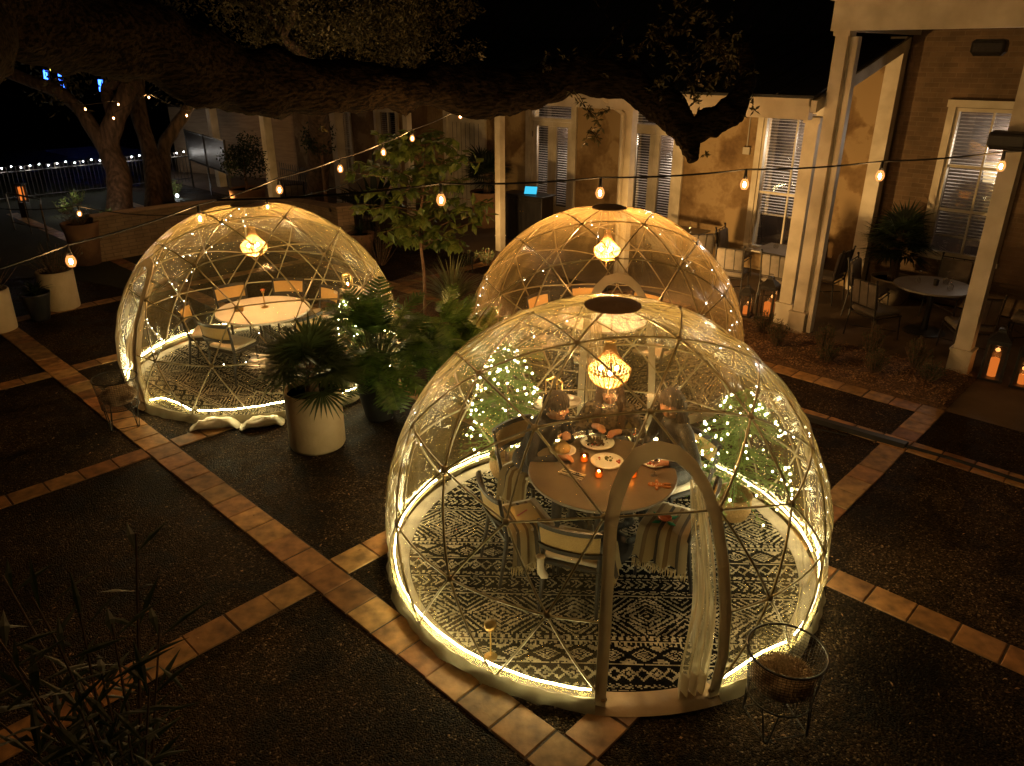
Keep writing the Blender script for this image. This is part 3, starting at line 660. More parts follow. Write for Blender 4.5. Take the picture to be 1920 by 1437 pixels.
# ---------------------------------------------------------------- chandeliers
def chandelier():
    t = thing('bead_chandelier', '', 'chandelier', group='beaded chandeliers in the domes')   # origin at the dome apex
    ch = MB(); r = random.Random(1)
    def links(a, b):
        a, b = Vector(a), Vector(b); n = max(3, int((b-a).length/.026))
        for i in range(n):
            p = a.lerp(b, i/n); q = a.lerp(b, (i+1.15)/n); m = (p+q)/2; d = (q-p)/2; s_ = d.orthogonal().normalized()*.007
            if i % 2: s_ = d.cross(s_).normalized()*.007
            ch.tube([m+d*math.cos(u)+s_*math.sin(u) for u in [2*PI*k/8 for k in range(8)]], .0017, 4, closed=True)
    links((0, 0, -.01), (0, 0, -.29))
    w0 = Vector((.012, 0, -.02)); pts = [w0, Vector((.08, .02, -.11)), Vector((.2, .04, -.145)), Vector((.33, .06, -.10)), Vector((.5, .1, -.03))]
    for a, b in zip(pts, pts[1:]): links(a, b)
    ch.build('chain', BLACKM, t)
    rg = MB(); rg.ring(.165, -.52, .006, 24, 5); rg.ring(.04, -.29, .006, 14, 5); rg.ring(.09, -.645, .004, 16, 5)
    rg.build('ring_frame', GOLD, t)
    up = MB(); lo = MB()
    def strand(m, f, n): 
        for i in range(n): m.sph(f((i+.5)/n), .0075, 5, 3)
    for k in range(26):
        a = 2*PI*k/26
        strand(up, lambda u: Vector(((.035+.13*u**2.2)*math.cos(a), (.035+.13*u**2.2)*math.sin(a), -.295-.22*u)), 17)
        strand(lo, lambda u: Vector((.165*math.cos(u*PI/2*.93)*math.cos(a), .165*math.cos(u*PI/2*.93)*math.sin(a), -.525-.14*math.sin(u*PI/2))), 15)
    for i in range(6): lo.sph((0, 0, -.665-.015*i), .0075, 5, 3)
    up.build('upper_strands', BEAD, t, smooth=True); lo.build('lower_strands', BEAD, t, smooth=True)
    for k in range(3):
        a = 2*PI*k/3+.5; b = MB(); b.sph((.07*math.cos(a), .07*math.sin(a), -.53), .014, 8, 6, (1, 1, 1.5)); b.build('bulb', E_CB, t)
    return t
chn = chandelier(); fl = {}
for k, l in enumerate(['beaded chandelier hanging on a chain in the nearest dome', 'glowing beaded chandelier in the dome behind the nearest', 'glowing beaded chandelier in the left dome']):
    c = place(chn, DOMES[k][0]+Vector((0, 0, 2.2)), .3*k, l, fl)
CHW = [78, 260, 160]
for k in range(3):
    for j in range(3):
        a = 2*PI*j/3+.5+.3*k
        light('chandelier_light', DOMES[k][0]+Vector((.07*math.cos(a), .07*math.sin(a), 2.2-.53)), CHW[k]/3, [(1, .55, .17), (1, .47, .15), (1, .51, .16)][k], .038)

# ---------------------------------------------------------------- dome furniture
def round_table(name, label, loc, r, mat, h=.75, group=None, z=.02):
    t = thing(name, label, 'table', (loc[0], loc[1], z), 0, group)
    MB().lathe([(.001, h-.032), (r-.012, h-.032), (r, h-.022), (r, h-.004), (r-.005, h), (.001, h)], n=56).build('tabletop', mat, t)
    MB().lathe([(.001, 0), (.3, 0), (.3, .012), (.26, .022), (.05, .035), (.042, .3), (.042, .6), (.09, h-.04), (.16, h-.033), (.001, h-.033)], n=28).build('pedestal', BLACKM, t, smooth=False)
    return t
T1 = Vector((.745, 5.43, 0)); T2 = Vector((1.2, 9.45, 0)); T3 = Vector((-3.37, 9.77, 0))
round_table('dining_table', 'round dark stone table laid for dinner in the nearest dome', T1, .61, TABLEM)
round_table('dining_table', 'round table in the dome behind the nearest', T2, .6, MARBLE)
round_table('dining_table', 'bright white round marble table in the left dome', T3, .62, MARBLE)
def cane_chair():
    t = thing('cane_chair', '', 'chair', group='black cane back chairs round the dome tables')   # faces +Y, back at -Y
    s_ = MB()
    for a in range(1): s_.rbox((0, .0, .425), (.46, .45, .045), .06)
    s_.build('seat', BLACKW, t)
    MB().rbox((0, .005, .47), (.43, .42, .05), .05).build('cushion', CREAMC, t, smooth=True)
    for sx in (-1, 1):
        MB().tube([(sx*.20, .19, .41), (sx*.215, .205, .0)], [.019, .012], 8).build('leg', BLACKW, t, smooth=True)
        MB().tube([(sx*.235, -.27, .83), (sx*.225, -.235, .62), (sx*.21, -.20, .44), (sx*.215, -.235, .2), (sx*.225, -.27, 0)], [.014, .017, .019, .017, .012], 8).build('leg', BLACKW, t, smooth=True)
    def bow(z, y0, d, hw): return [(hw*math.sin(u), y0-d*math.cos(u)+d*math.cos(1.15), z) for u in [-1.15+2.3*i/14 for i in range(15)]]
    def slab(mb, z0, z1, th, ins, y0, y1):
        a = bow(z0, y0, .09, .26*ins); b = bow(z1, y1, .09, .265*ins); n = len(a); vs = a+b+[(x, y-th, z) for x, y, z in a]+[(x, y-th, z) for x, y, z in b]; fs = []
        for i in range(n-1): fs += [(i, i+1, n+i+1, n+i), (2*n+i, 3*n+i, 3*n+i+1, 2*n+i+1), (n+i, n+i+1, 3*n+i+1, 3*n+i), (i, 2*n+i, 2*n+i+1, i+1)]
        fs += [(0, n, 3*n, 2*n), (n-1, 3*n-1, 4*n-1, 2*n-1)]; mb.add(vs, fs)
    b = MB(); slab(b, .625, .785, .008, .98, -.235, -.262); b.build('cane_panel', CANE, t)
    b = MB(); slab(b, .785, .825, .026, 1, -.255, -.263); slab(b, .585, .625, .026, 1, -.222, -.232); b.build('back_rail', BLACKW, t)
    return t
ch0 = cane_chair(); fl = {}
def chair_at(T, deg, d, label):
    a = R_(deg); return place(ch0, (T.x+d*math.cos(a), T.y+d*math.sin(a), .02), a+PI/2, label, fl)
A1 = [(-110, .70, 'black cane-back chair with its back to the doorway of the nearest dome'), (-159, .72, 'cane-back chair at the left side of the nearest dome, yellow pad on its seat'),
      (135, .78, 'cane-back chair under the diner in the dark jacket'), (79, .80, 'cane-back chair under the diner in textured knit at the far side'),
      (28, .78, 'cane-back chair under the long-haired diner in black sequins'), (-29, .62, 'cane-back chair draped with two striped throws beside the rolled door flap')]
for d, r, l in A1: chair_at(T1, d, r, l)
for d, r, l in [(138, .86, 'cane-back chair at far left of the back dome table'), (95, .92, 'cane-back chair at the far side of the back dome table'), (50, .86, 'cane-back chair at far right of the back dome table'),
                (195, .8, 'cane-back chair at near left in the back dome'), (255, .8, 'cane-back chair nearest the door of the back dome'), (320, .8, 'cane-back chair at near right in the back dome')]: chair_at(T2, d, r, l)
for d, r, l in [(130, .93, 'cane-back chair at far left of the white marble table'), (90, .98, 'cane-back chair at the far side of the white marble table'), (47, .8, 'cane-back chair at far right of the white marble table'),
                (187, .75, 'cane-back chair at the left of the white marble table, turned sideways'), (245, .62, 'cane-back chair on the near side of the white marble table'), (328, .6, 'cane-back chair behind the palm in the left dome')]: chair_at(T3, d, r, l)

# tableware in the nearest dome
TZ = .77
def plate(x, y, r, label):
    t = thing('plate', label, 'plate', (x, y, TZ), 0, 'dinner plates on the dark table')
    MB().lathe([(.001, .003), (r*.6, .003), (r*.68, .008), (r, .02), (r, .024), (r*.66, .013), (r*.58, .008), (.001, .008)], n=32).build('dish', PLATE, t, smooth=True)
    return t
def blob(mb, c, r, n=10, sq=(1, 1, .6)):
    for _ in range(n):
        p = Vector(c)+Vector((rng.uniform(-r, r), rng.uniform(-r, r), rng.uniform(0, r*.4))); mb.sph(p, rng.uniform(.2, .45)*r, 7, 5, sq)
p = plate(.439, 5.751, .115, 'white plate with a mound of pale pastry under a fork')
mb = MB(); mb.lathe([(.001, 0), (.07, 0), (.075, .03), (.055, .06), (.03, .085), (.001, .095)], (-.005, .01, .01), 16); blob(mb, (0, 0, .05), .05, 14, (1, 1, .7))
pc = mb.build('pastry', pm('cream_pastry', (.62, .5, .22), (.5, .36, .12), 18, .6, .5, 40), p, smooth=True)
p = plate(.755, 5.898, .15, 'large white plate of dark salad greens at the far side')
mb = MB(); 
for _ in range(90): mb.leaf(Vector((rng.uniform(-.08, .08), rng.uniform(-.06, .06), rng.uniform(.01, .04))), rv(), Vector((0, 0, 1))+rv(.6), .045, .025)
mb.build('salad', leafmat('salad_leaf', (.03, .035, .01), (.12, .05, .02)), p)
mb = MB(); blob(mb, (-.04, -.04, .02), .025, 5); mb.build('tomato', pm('red_fruit', (.4, .05, .02), (.55, .1, .02), 10, .3), p, smooth=True)
p = plate(.80, 5.56, .14, 'white plate with a green garnish and red morsels at the table centre')
mb = MB(); blob(mb, (.02, .03, .015), .035, 10); mb.build('garnish', pm('green_food', (.08, .12, .04), (.2, .22, .08), 30, .5), p, smooth=True)
mb = MB(); blob(mb, (-.07, .05, .012), .02, 5); blob(mb, (.085, .0, .012), .03, 7); mb.build('red_morsel', MATS['red_fruit'], p, smooth=True)
p = plate(1.19, 5.56, .115, 'white plate of red berries seen through the door arch')
mb = MB(); blob(mb, (-.03, -.02, .012), .035, 12); mb.build('berries', MATS['red_fruit'], p, smooth=True)
mb = MB(); blob(mb, (.045, .02, .015), .035, 9); mb.build('dark_cake', pm('dark_cake_crumb', (.04, .015, .01), (.08, .03, .02), 20, .7), p, smooth=True)
def votive(x, y, label):
    t = thing('votive_candle', label, 'candle', (x, y, TZ), 0, 'votive candles on the dark table')
    MB().lathe([(.03, 0), (.034, .01), (.036, .07), (.033, .07), (.031, .012), (.001, .01)], n=18).build('glass_cup', AMBERG, t, smooth=True)
    MB().lathe([(.001, .012), (.0295, .012), (.0295, .04), (.001, .038)], n=16).build('wax', emit('lit_wax', (1, .36, .06), 1.6), t)
    MB().sph((0, 0, .052), .008, 7, 6, (1, 1, 1.8)).build('flame', E_FLAME, t)
    light('votive_light', (x, y, TZ+.06), .35, (1, .5, .15), .01)
votive(.609, 5.583, 'lit votive candle behind the napkin, between two plates'); votive(.705, 5.328, 'lit votive candle nearest the front of the dark table'); votive(.983, 5.329, 'lit votive candle beside the door arch')
t = thing('napkin', 'folded linen napkin with a fork and knife lying on it', 'napkin', (.49, 5.365, TZ), R_(-35))
mb = MB(); mb.box((0, 0, .004), (.22, .085, .006)); mb.box((.01, .005, .010), (.20, .075, .005), rz=.06); mb.box((.0, .012, .015), (.18, .05, .004), rz=-.05); mb.build('cloth', NAPK, t)
t = thing('dinner_fork', 'steel fork lying on the folded napkin', 'fork', (.49, 5.365, TZ+.019), R_(-35))
mb = MB(); mb.tube([(-.08, .01, .001), (.03, .012, .002)], [.004, .0025], 5); mb.box((.045, .012, .002), (.03, .02, .002)); [mb.box((.07, .005+.005*i, .002), (.03, .002, .0015)) for i in range(4)]; mb.build('fork_metal', pm('steel', (.6, .58, .52), (.5, .48, .44), 9, .2, metal=1), t)
t = thing('table_knife', 'steel knife lying beside the fork on the napkin', 'knife', (.49, 5.345, TZ+.019), R_(-31))
mb = MB(); mb.tube([(-.09, 0, .001), (0, 0, .002)], [.005, .004], 5); mb.box((.05, 0, .002), (.11, .014, .0015)); mb.build('knife_metal', MATS['steel'], t)
# gingerbread figure
t = thing('gingerbread_cookie', 'gingerbread man cookie lying at the table edge', 'cookie', (1.19, 5.195, TZ), R_(80))
mb = MB(); 
for x, y, rx, ry in [(0, .075, .03, .03), (0, .02, .03, .045), (-.045, .035, .035, .014), (.045, .035, .035, .014), (-.022, -.045, .016, .035), (.022, -.045, .016, .035)]:
    mb.lathe([(.001, 0), (1, 0), (1, .007), (.9, .01), (.001, .01)], (x, y, .001), 14, Matrix.Diagonal((rx, ry, 1, 1)))
mb.build('biscuit', pm('ginger_biscuit', (.42, .17, .05), (.34, .13, .04), 20, .8), t)
mb = MB(); [mb.sph((0, y, .011), .005, 6, 4) for y in (.0, .02, .04)]; [mb.sph((x, .08, .012), .004, 6, 4) for x in (-.01, .01)]; mb.tube([(-.06, .03, .012), (-.055, .04, .012)], .002, 4); mb.tube([(.06, .03, .012), (.055, .04, .012)], .002, 4); mb.build('icing', PLATE, t)
# wine glasses and a tumbler
def goblet(mat=GLASS):
    t = thing('wine_glass', '', 'glass', group=None)
    MB().lathe([(.032, 0), (.032, .002), (.004, .006), (.0035, .085), (.012, .095), (.034, .125), (.037, .155), (.030, .19), (.029, .19), (.0355, .155), (.0325, .127), (.001, .1)], n=18).build('bowl', mat, t, smooth=True)
    return t
gob0 = goblet(); gf = {}
for x, y, l in [(1.165, 5.36, 'wine glass on the near right of the dark table'), (.60, 5.80, 'wine glass between the pastry plate and the greens'), (.53, 5.93, 'tall clear glass at far left of the dark table'), (1.06, 5.80, 'wine glass at far right of the dark table')]:
    place(gob0, (x, y, TZ), 0, l, gf)
# ornamental side table with glass lamp, at the back of each dome
def side_table(cx, cy, k, lab):
    t = thing('side_table', lab+' pale oval-topped side table', 'side table', (cx, cy, .02), .3, 'small side tables in the domes')
    MB().lathe([(.001, .76), (.19, .76), (.2, .775), (.19, .79), (.001, .79)], n=28, M=Matrix.Diagonal((1.25, .8, 1, 1))).build('top', CREAMC, t, smooth=False)
    for a in (0, 2.1, 4.2): MB().tube([(.05*math.cos(a), .05*math.sin(a), .76), (.16*math.cos(a), .14*math.sin(a), 0)], .01, 6).build('leg', GOLD, t)
    l = thing('glass_lantern', lab+' gold framed lantern with a bright flame', 'lantern', (cx-.04, cy, .812), .4, 'gold lanterns in the domes')
    mb = MB(); 
    for z in (.004, .21):
        for i in range(4): a, b = [(sx*.06, sy*.06, z) for sx, sy in ((-1, -1), (1, -1), (1, 1), (-1, 1))][i], [(sx*.06, sy*.06, z) for sx, sy in ((1, -1), (1, 1), (-1, 1), (-1, -1))][i]; mb.tube([a, b], .004, 5)
    for sx in (-1, 1):
        for sy in (-1, 1): mb.tube([(sx*.06, sy*.06, 0), (sx*.06, sy*.06, .21), (0, 0, .26)], .004, 5)
    mb.build('wire_frame', GOLD, l)
    MB().lathe([(.001, .008), (.025, .008), (.025, .07), (.001, .07)], n=14).build('candle', E_WAX, l); MB().sph((0, 0, .088), .012, 7, 6, (1, 1, 1.9)).build('flame', E_FLAME, l)
    light('lantern_light', (cx-.04, cy, .95), 2.2, (1, .6, .25), .02)
    for i, (dx, dy, r_) in enumerate([(.12, .02, .045), (.0, -.1, .035)]):
        b = thing('bowl', lab+(' small white bowl on the right of the side table' if i == 0 else ' small white bowl at the front of the side table'), 'bowl', (cx+dx, cy+dy, .811), 0, 'small bowls on the side tables')
        MB().lathe([(.02, 0), (r_, .03), (r_-.004, .03), (.018, .005), (.001, .004)], n=16).build('dish', PLATE, b, smooth=True)
side_table(.45, 6.72, 0, 'nearest dome:'); side_table(-2.33, 10.55, 2, 'left dome:')
# floor candlestick (gold disc lamp) and books
t = thing('floor_candlestick', 'brass stick lamp with a round head standing on the floor inside the near dome wall', 'lamp', (-.15, 4.12, .014), 0)
MB().lathe([(.001, 0), (.055, 0), (.055, .008), (.008, .014)], n=20).build('base', GOLD, t); MB().tube([(0, 0, .01), (0, 0, .25)], .005, 6).build('stem', GOLD, t)
MB().lathe([(.001, -.03), (.035, -.025), (.045, 0), (.043, .03), (.001, .045)], (0, 0, .28), 18).build('lamp_head', pm('aged_brass', (.2, .11, .03), (.32, .2, .06), 25, .4, metal=.8), t, smooth=True)
t = thing('seat_pad', 'yellow folded menu card lying on the left chair seat', 'folder', (.10, 5.17, .518), R_(110)); MB().rbox((0, 0, .008), (.25, .20, .014), .004).build('card', pm('yellow_card', (.62, .42, .1), (.55, .36, .08), 5, .6), t)
MB().box((.0, .02, .017), (.012, .12, .003), rz=.5).build('ribbon', MATS['red_fruit'], t)
# striped fringed throws
STR = None
def m_throw():
    m, n = nt('striped_throw'); out = N(n, 'ShaderNodeOutputMaterial'); b = N(n, 'ShaderNodeBsdfPrincipled'); uv = N(n, 'ShaderNodeTexCoord')
    sx = N(n, 'ShaderNodeSeparateXYZ'); L(n, uv.outputs['UV'], sx.inputs[0])
    r = ramp(n, [(0, (.36, .27, .15)), (.13, (.13, .10, .07)), (.2, (.45, .33, .17)), (.34, (.22, .13, .05)), (.42, (.5, .38, .2)), (.55, (.10, .08, .06)), (.62, (.42, .3, .14)), (.78, (.26, .17, .08)), (.86, (.5, .4, .23))], 'CONSTANT')
    L(n, sx.outputs[0], r.inputs[0]); L(n, r.outputs[0], b.inputs['Base Color']); b.inputs['Roughness'].default_value = .95
    w = N(n, 'ShaderNodeTexWave', wave_type='BANDS'); w.inputs['Scale'].default_value = 28; w.inputs['Distortion'].default_value = 1; L(n, uv.outputs['UV'], w.inputs['Vector'])
    bu = N(n, 'ShaderNodeBump'); bu.inputs['Strength'].default_value = .8; bu.inputs['Distance'].default_value = .01; L(n, w.outputs[0], bu.inputs['Height']); L(n, bu.outputs[0], b.inputs['Normal'])
    L(n, b.outputs[0], out.inputs[0]); return m
THROW = m_throw(); FRINGE = pm('fringe', (.5, .38, .2), (.4, .29, .14), 20, .95)
def throw(deg, T, d, off, wid, path, label, mirror=1):
    a = R_(deg); loc = (T.x+d*math.cos(a), T.y+d*math.sin(a), .02); t = thing('throw_blanket', label, 'blanket', loc, a+PI/2, 'striped fringed throws on the chairs')
    mb = MB(); mb.uv = []; n = 16; pth = [Vector(p) for p in path]; fine = []
    for i in range(len(pth)-1):
        for k in range(5): fine.append(pth[i].lerp(pth[i+1], k/5))
    fine.append(pth[-1]); m = len(fine)
    for j, p in enumerate(fine):
        for i in range(n+1):
            u = i/n-.5; f = (.004+.022*j/m)*math.sin(i*1.15+j*.12)+.006*math.sin(i*2.7); flare = 1+.25*(j/m)
            mb.v.append((p.x+(u*wid*flare if off == 'x' else f), p.y+(f if off == 'x' else u*wid*flare), p.z+f*.5)); mb.uv.append((i/n, j/m))
    for j in range(m-1):
        for i in range(n): b = j*(n+1)+i; mb.f.append((b, b+1, b+n+2, b+n+1)); mb.mi.append(0); mb.col.append(None)
    mb.build('cloth', THROW, t, smooth=True)
    fr = MB(); e = fine[-1]
    for i in range(int(wid/.009)):
        u = (i/(wid/.009)-.5)*wid*1.25; x0 = (e.x+u, e.y, e.z) if off == 'x' else (e.x, e.y+u, e.z)
        fr.tube([x0, Vector(x0)+Vector((rng.uniform(-.006, .006), rng.uniform(-.006, .006), -.045)), Vector(x0)+Vector((rng.uniform(-.012, .012), rng.uniform(-.012, .012), -.085))], [.003, .0035, .0015], 4)
    fr.build('fringe', FRINGE, t)
P_R = [(-.16, 0, .502), (.1, 0, .506), (.21, 0, .50), (.25, 0, .44), (.27, 0, .30), (.285, 0, .22)]
P_L = [(-x, y, z) for x, y, z in P_R]
throw(-110, T1, .70, 'y', .34, P_R, 'gold striped fringed throw spilling off the front chair by the doorway')
throw(-159, T1, .72, 'y', .30, P_R, 'fringed throw hanging off the left chair with the yellow card')
throw(135, T1, .78, 'y', .30, P_R, 'pale throw hanging beside the diner in the dark jacket')
throw(-29, T1, .62, 'y', .36, P_L, 'dark striped fringed throw on the chair beside the rolled flap')
# stocking on the front chair, flower ornament
t = thing('stocking', 'small cream stocking hanging from the left post of the front chair', 'stocking', gp(1013, 1065, .42), R_(-20))
mb = MB(); mb.tube([(0, 0, .10), (0, 0, .02), (.005, 0, -.03), (.03, 0, -.06), (.06, 0, -.065)], [.03, .028, .032, .032, .016], 10); mb.build('sock', CREAMC, t, smooth=True); MB().ring(.031, .10, .006, 14, 6).build('cuff', NAPK, t)
t = thing('felt_flower', 'orange felt flower ornament with green leaves on the striped throw', 'ornament', gp(1246, 975, .53), 0)
MB().lathe([(.001, .012), (.03, .01), (.055, .028), (.058, .024), (.03, .0), (.001, 0)], n=9).build('bloom', pm('orange_felt', (.62, .2, .08), (.5, .14, .05), 9, .9), t)
mb = MB(); [mb.leaf(Vector((.02*math.cos(a), .02*math.sin(a), .0)), Vector((math.cos(a), math.sin(a), .1)), Vector((0, 0, 1)), .11, .05, .1) for a in (.3, 2.2, 3.6, 5.3)]; mb.build('felt_leaf', pm('green_felt', (.03, .25, .12), (.02, .18, .09), 9, .9), t)
# left/back domes table things
def candlestick(T, dx, dy, z, label):
    t = thing('candlestick', label, 'candlestick', (T.x+dx, T.y+dy, z), 0, 'brass candlesticks on the dome tables')
    MB().lathe([(.05, 0), (.05, .006), (.008, .012), (.006, .2), (.02, .21), (.02, .225), (.001, .225)], n=16).build('stick', GOLD, t); MB().lathe([(.001, -.012), (.028, -.01), (.034, 0), (.02, .012), (.001, .018)], (0, 0, .245), 14).build('shade', pm('red_shade', (.5, .13, .04), (.4, .1, .03), 9, .5), t)
candlestick(T3, 0, .08, TZ, 'thin brass candlestick on the white marble table'); candlestick(T2, -.1, .3, TZ, 'brass candlestick on the back dome table')
t = thing('condiment_box', 'small brass box on the white marble table', 'box', (T3.x-.30, T3.y-.08, TZ), .3); MB().rbox((0, 0, .035), (.12, .08, .07), .01).build('box_body', GOLD, t); MB().box((0, 0, .073), (.1, .06, .005)).build('menu', NAPK, t)

# ---------------------------------------------------------------- people
def body_mesh(name, segs, blobs, mat, parent, vox=.008):
    mb = MB()
    for p, r0, q, r1 in segs:
        p, q = Vector(p), Vector(q); n = 8
        mb.tube([p.lerp(q, i/n) for i in range(n+1)], [r0+(r1-r0)*i/n for i in range(n+1)], 12); mb.sph(p, r0, 12, 8); mb.sph(q, r1, 12, 8)
    for c, r, sq in blobs: mb.sph(c, r, 18, 12, sq)
    o = mb.build('tmp', mat); md = o.modifiers.new('r', 'REMESH'); md.mode = 'VOXEL'; md.voxel_size = vox; md.use_smooth_shade = True
    sm = o.modifiers.new('s', 'SMOOTH'); sm.factor = .5; sm.iterations = 4
    bpy.context.view_layer.update(); dg = bpy.context.evaluated_depsgraph_get(); me = bpy.data.meshes.new_from_object(o.evaluated_get(dg)); me.name = name
    bpy.data.objects.remove(o); me.materials.clear(); me.materials.append(mat)
    me.polygons.foreach_set('use_smooth', [True]*len(me.polygons))
    b = bpy.data.objects.new(name, me); COL.objects.link(b); b.parent = parent; return b
def ik(a, b, l1, l2, poled):
    a, b = Vector(a), Vector(b); d = b-a; L_ = min(d.length, (l1+l2)*.995); u = d.normalized(); b = a+u*L_
    x = (l1*l1-l2*l2+L_*L_)/(2*L_); h = math.sqrt(max(0, l1*l1-x*x)); pd = Vector(poled); pd = (pd-u*pd.dot(u)).normalized(); return a+u*x+pd*h, b
def hand(segs, w, fwd, side, curl=.5):
    f = Vector(fwd).normalized(); up = Vector((0, 0, 1)); up = (up-f*up.dot(f)).normalized(); r = f.cross(up)*side
    segs.append((w, .026, w+f*.045, .03)); k = w+f*.07
    segs.append((w+f*.03-r*.015, .02, k-r*.022, .016)); segs.append((w+f*.03+r*.015, .02, k+r*.022, .016))
    for i, ln in enumerate((.062, .072, .068, .052)):
        b = k+r*(-.03+.02*i); m = b+(f*math.cos(curl*.6)-up*math.sin(curl*.6))*ln*.5; e = m+(f*math.cos(curl*1.5)-up*math.sin(curl*1.5))*ln*.5
        segs.append((b, .0095, m, .009)); segs.append((m, .009, e, .0075))
    b = w+f*.02-r*.03; m = b+(f*.5-r*.7-up*.25).normalized()*.035; e = m+(f*.8-r*.2-up*.4).normalized()*.03; segs.append((b, .013, m, .0105)); segs.append((m, .0105, e, .0085))
def person(label, loc, facing, lean, turn, hands, cloth, hair, long, hdrop=0):
    "local frame: sits at the origin facing +Y; hands are world positions"
    t = thing('person', label, 'person', loc, facing, 'diners in the nearest dome'); Mi = (Matrix.Translation(Vector(loc)) @ Matrix.Rotation(facing, 4, 'Z')).inverted()
    cl = math.cos(lean); sl = math.sin(lean)
    def tl(x, y, z): y0, z0 = y, z-.55; return Vector((x, y0*cl+z0*sl, .55+z0*cl-y0*sl))
    hips = Vector((0, -.05, .56)); ch = tl(0, -.03, .88); nk = tl(0, -.01, 1.08); hd = tl(0, .03, 1.225)+Vector((0, 0, -hdrop)); nb = tl(0, 0, 1.13)
    sk = [(nk, .052, hd+Vector((0, -.02, -.05)), .05)]; bl = []
    Rh = Matrix.Rotation(turn, 3, 'Z') @ Matrix.Rotation(-lean*.6-.38, 3, 'X')
    def hp(x, y, z): return hd+Rh @ Vector((x, y, z))
    bl.append((hd, .1, (.78, .95, 1.05))); bl.append((hp(0, .035, -.055), .062, (.9, .95, 1))); bl.append((hp(0, .05, -.095), .03, (1, 1, .8)))
    bl.append((hp(0, .098, -.02), .017, (.8, 1, 1.6))); bl.append((hp(0, .108, -.035), .013, (1.1, 1, .8)))
    for s_ in (-1, 1):
        bl.append((hp(s_*.078, -.005, -.015), .02, (.5, .8, 1.4))); bl.append((hp(s_*.04, .07, -.03), .025, (1, .7, .8))); bl.append((hp(s_*.033, .09, .022), .016, (1.4, .6, .6)))
    bl.append((hp(0, .09, -.066), .016, (1.5, .7, .5)))
    cs = [(hips, .145, tl(0, -.05, .72), .125), (tl(0, -.05, .72), .125, ch, .135), (ch, .135, tl(0, -.01, 1.0), .115), (tl(-.13, -.01, 1.01), .068, tl(.13, -.01, 1.01), .068), (tl(0, -.01, 1.0), .1, nk, .058)]
    cb = [(ch, .15, (1.15, .8, 1.1)), (hips, .17, (1.1, .95, .7))]
    for s_, hw in zip((-1, 1), hands):
        sh = tl(s_*.175, .0, 1.0); w = Mi @ Vector(hw); el, w = ik(sh, w, .28, .25, (s_*.7, -.35, -.8)); cs += [(sh, .062, el, .045), (el, .045, w.lerp(el, .12), .033)]
        sk.append((el.lerp(w, .6), .032, w, .024)); f = (w-el).normalized(); f = (f+Vector((-s_*.25, .5, -.1))).normalized(); hand(sk, w, f, s_, .75)
        kn = Vector((s_*.12, .40, .53)); an = Vector((s_*.11, .36, .10)); cs += [(Vector((s_*.09, 0, .55)), .095, kn, .062), (kn, .062, an, .042)]; cs.append((an+Vector((0, -.02, -.04)), .04, an+Vector((0, .15, -.06)), .033))
    sk += [(hips, .11, ch, .11), (ch, .11, nk, .05)]
    body_mesh('body', sk, bl, SKIN, t, .006); body_mesh('clothing', cs, cb, cloth, t, .010)
    ey = MB()
    for s_ in (-1, 1): ey.sph(hp(s_*.032, .089, .005), .0115, 8, 6)
    ey.build('eyes', pm('eye', (.03, .02, .015), (.05, .03, .02), 5, .15), t, smooth=True)
    hb = [(hp(0, -.022, .028), .108, (.84, .96, .98)), (hp(0, -.05, -.03), .092, (.9, .85, 1.1))]; hs = []
    if long:
        for s_ in (-1, 0, 1): hs.append((hp(s_*.06, -.055+.0*abs(s_), .0), .052, hd+Vector((s_*.1, -.075, -.2)), .055)); hs.append((hd+Vector((s_*.1, -.075, -.2)), .055, hd+Vector((s_*.115, -.06+.03*abs(s_), -.42)), .028))
    h = body_mesh('hair', hs or [(hp(-.03, -.03, .04), .07, hp(.03, -.03, .04), .07)], hb, hair, t, .007)
    for v in h.data.vertices:
        p = v.co-hd; a_ = math.atan2(p.x, -p.y); k_ = 1+.035*math.sin(a_*23+p.z*30)+.025*math.sin(a_*41-p.z*55)+.02*math.sin(p.z*90+a_*7); v.co = hd+Vector((p.x*k_, p.y*k_, p.z*(1+.02*math.sin(a_*17))))
    # loose strands break the outline
    st = MB()
    for _ in range(420 if long else 320):
        a = rng.uniform(-1.65, 1.65); e = rng.uniform(-.3, 1.0); d = Vector((math.sin(a)*math.cos(e)*.86, -math.cos(a)*math.cos(e), math.sin(e))); p0 = hd+Rh @ (d*.104+Vector((0, -.022, .02)))
        ln = rng.uniform(.12, .42) if long else rng.uniform(.02, .06); st.tube([p0, p0+Vector((d.x*.03, d.y*.03, -.3*ln)), p0+Vector((d.x*.045+rng.uniform(-.02, .02), d.y*.04, -ln))], [.0045, .0035, .001], 3)
    st.build('loose_strands', hair, t)
    return t
def seatpos(deg, d): a = R_(deg); return Vector((T1.x+d*math.cos(a), T1.y+d*math.sin(a), .02)), a+PI/2
l, a = seatpos(135, .76); person('seated diner in a dark jacket leaning over the pastry plate', l, a, .35, -.15, [(.40, 5.60, .80), (.47, 5.83, .90)][::-1], NAVY, HAIRD, False)
l, a = seatpos(79, .80); person('diner in dark textured knit at the far side cutting greens', l, a, .22, .1, [(.96, 6.02, .83), (.74, 6.06, .87)][::1], LACE, HAIRB, True)
l, a = seatpos(28, .76); person('diner with long dark hair in black sequins at the right side', l, a, .10, .55, [(1.29, 5.50, .80), (1.16, 5.80, .80)], SEQ, HAIRD, True)
def held(loc, d, label, kind):
    t = thing(kind, label, 'fork' if 'fork' in kind else 'knife', loc); d = Vector(d).normalized(); MB().tube([Vector((0, 0, 0)), d*.1, d*.17], [.004, .0025, .0035], 5).build('metal', MATS['steel'], t)
held((.47, 5.82, .91), (-.1, -.25, -.6), 'fork held over the pastry by the diner in the dark jacket', 'table_fork')
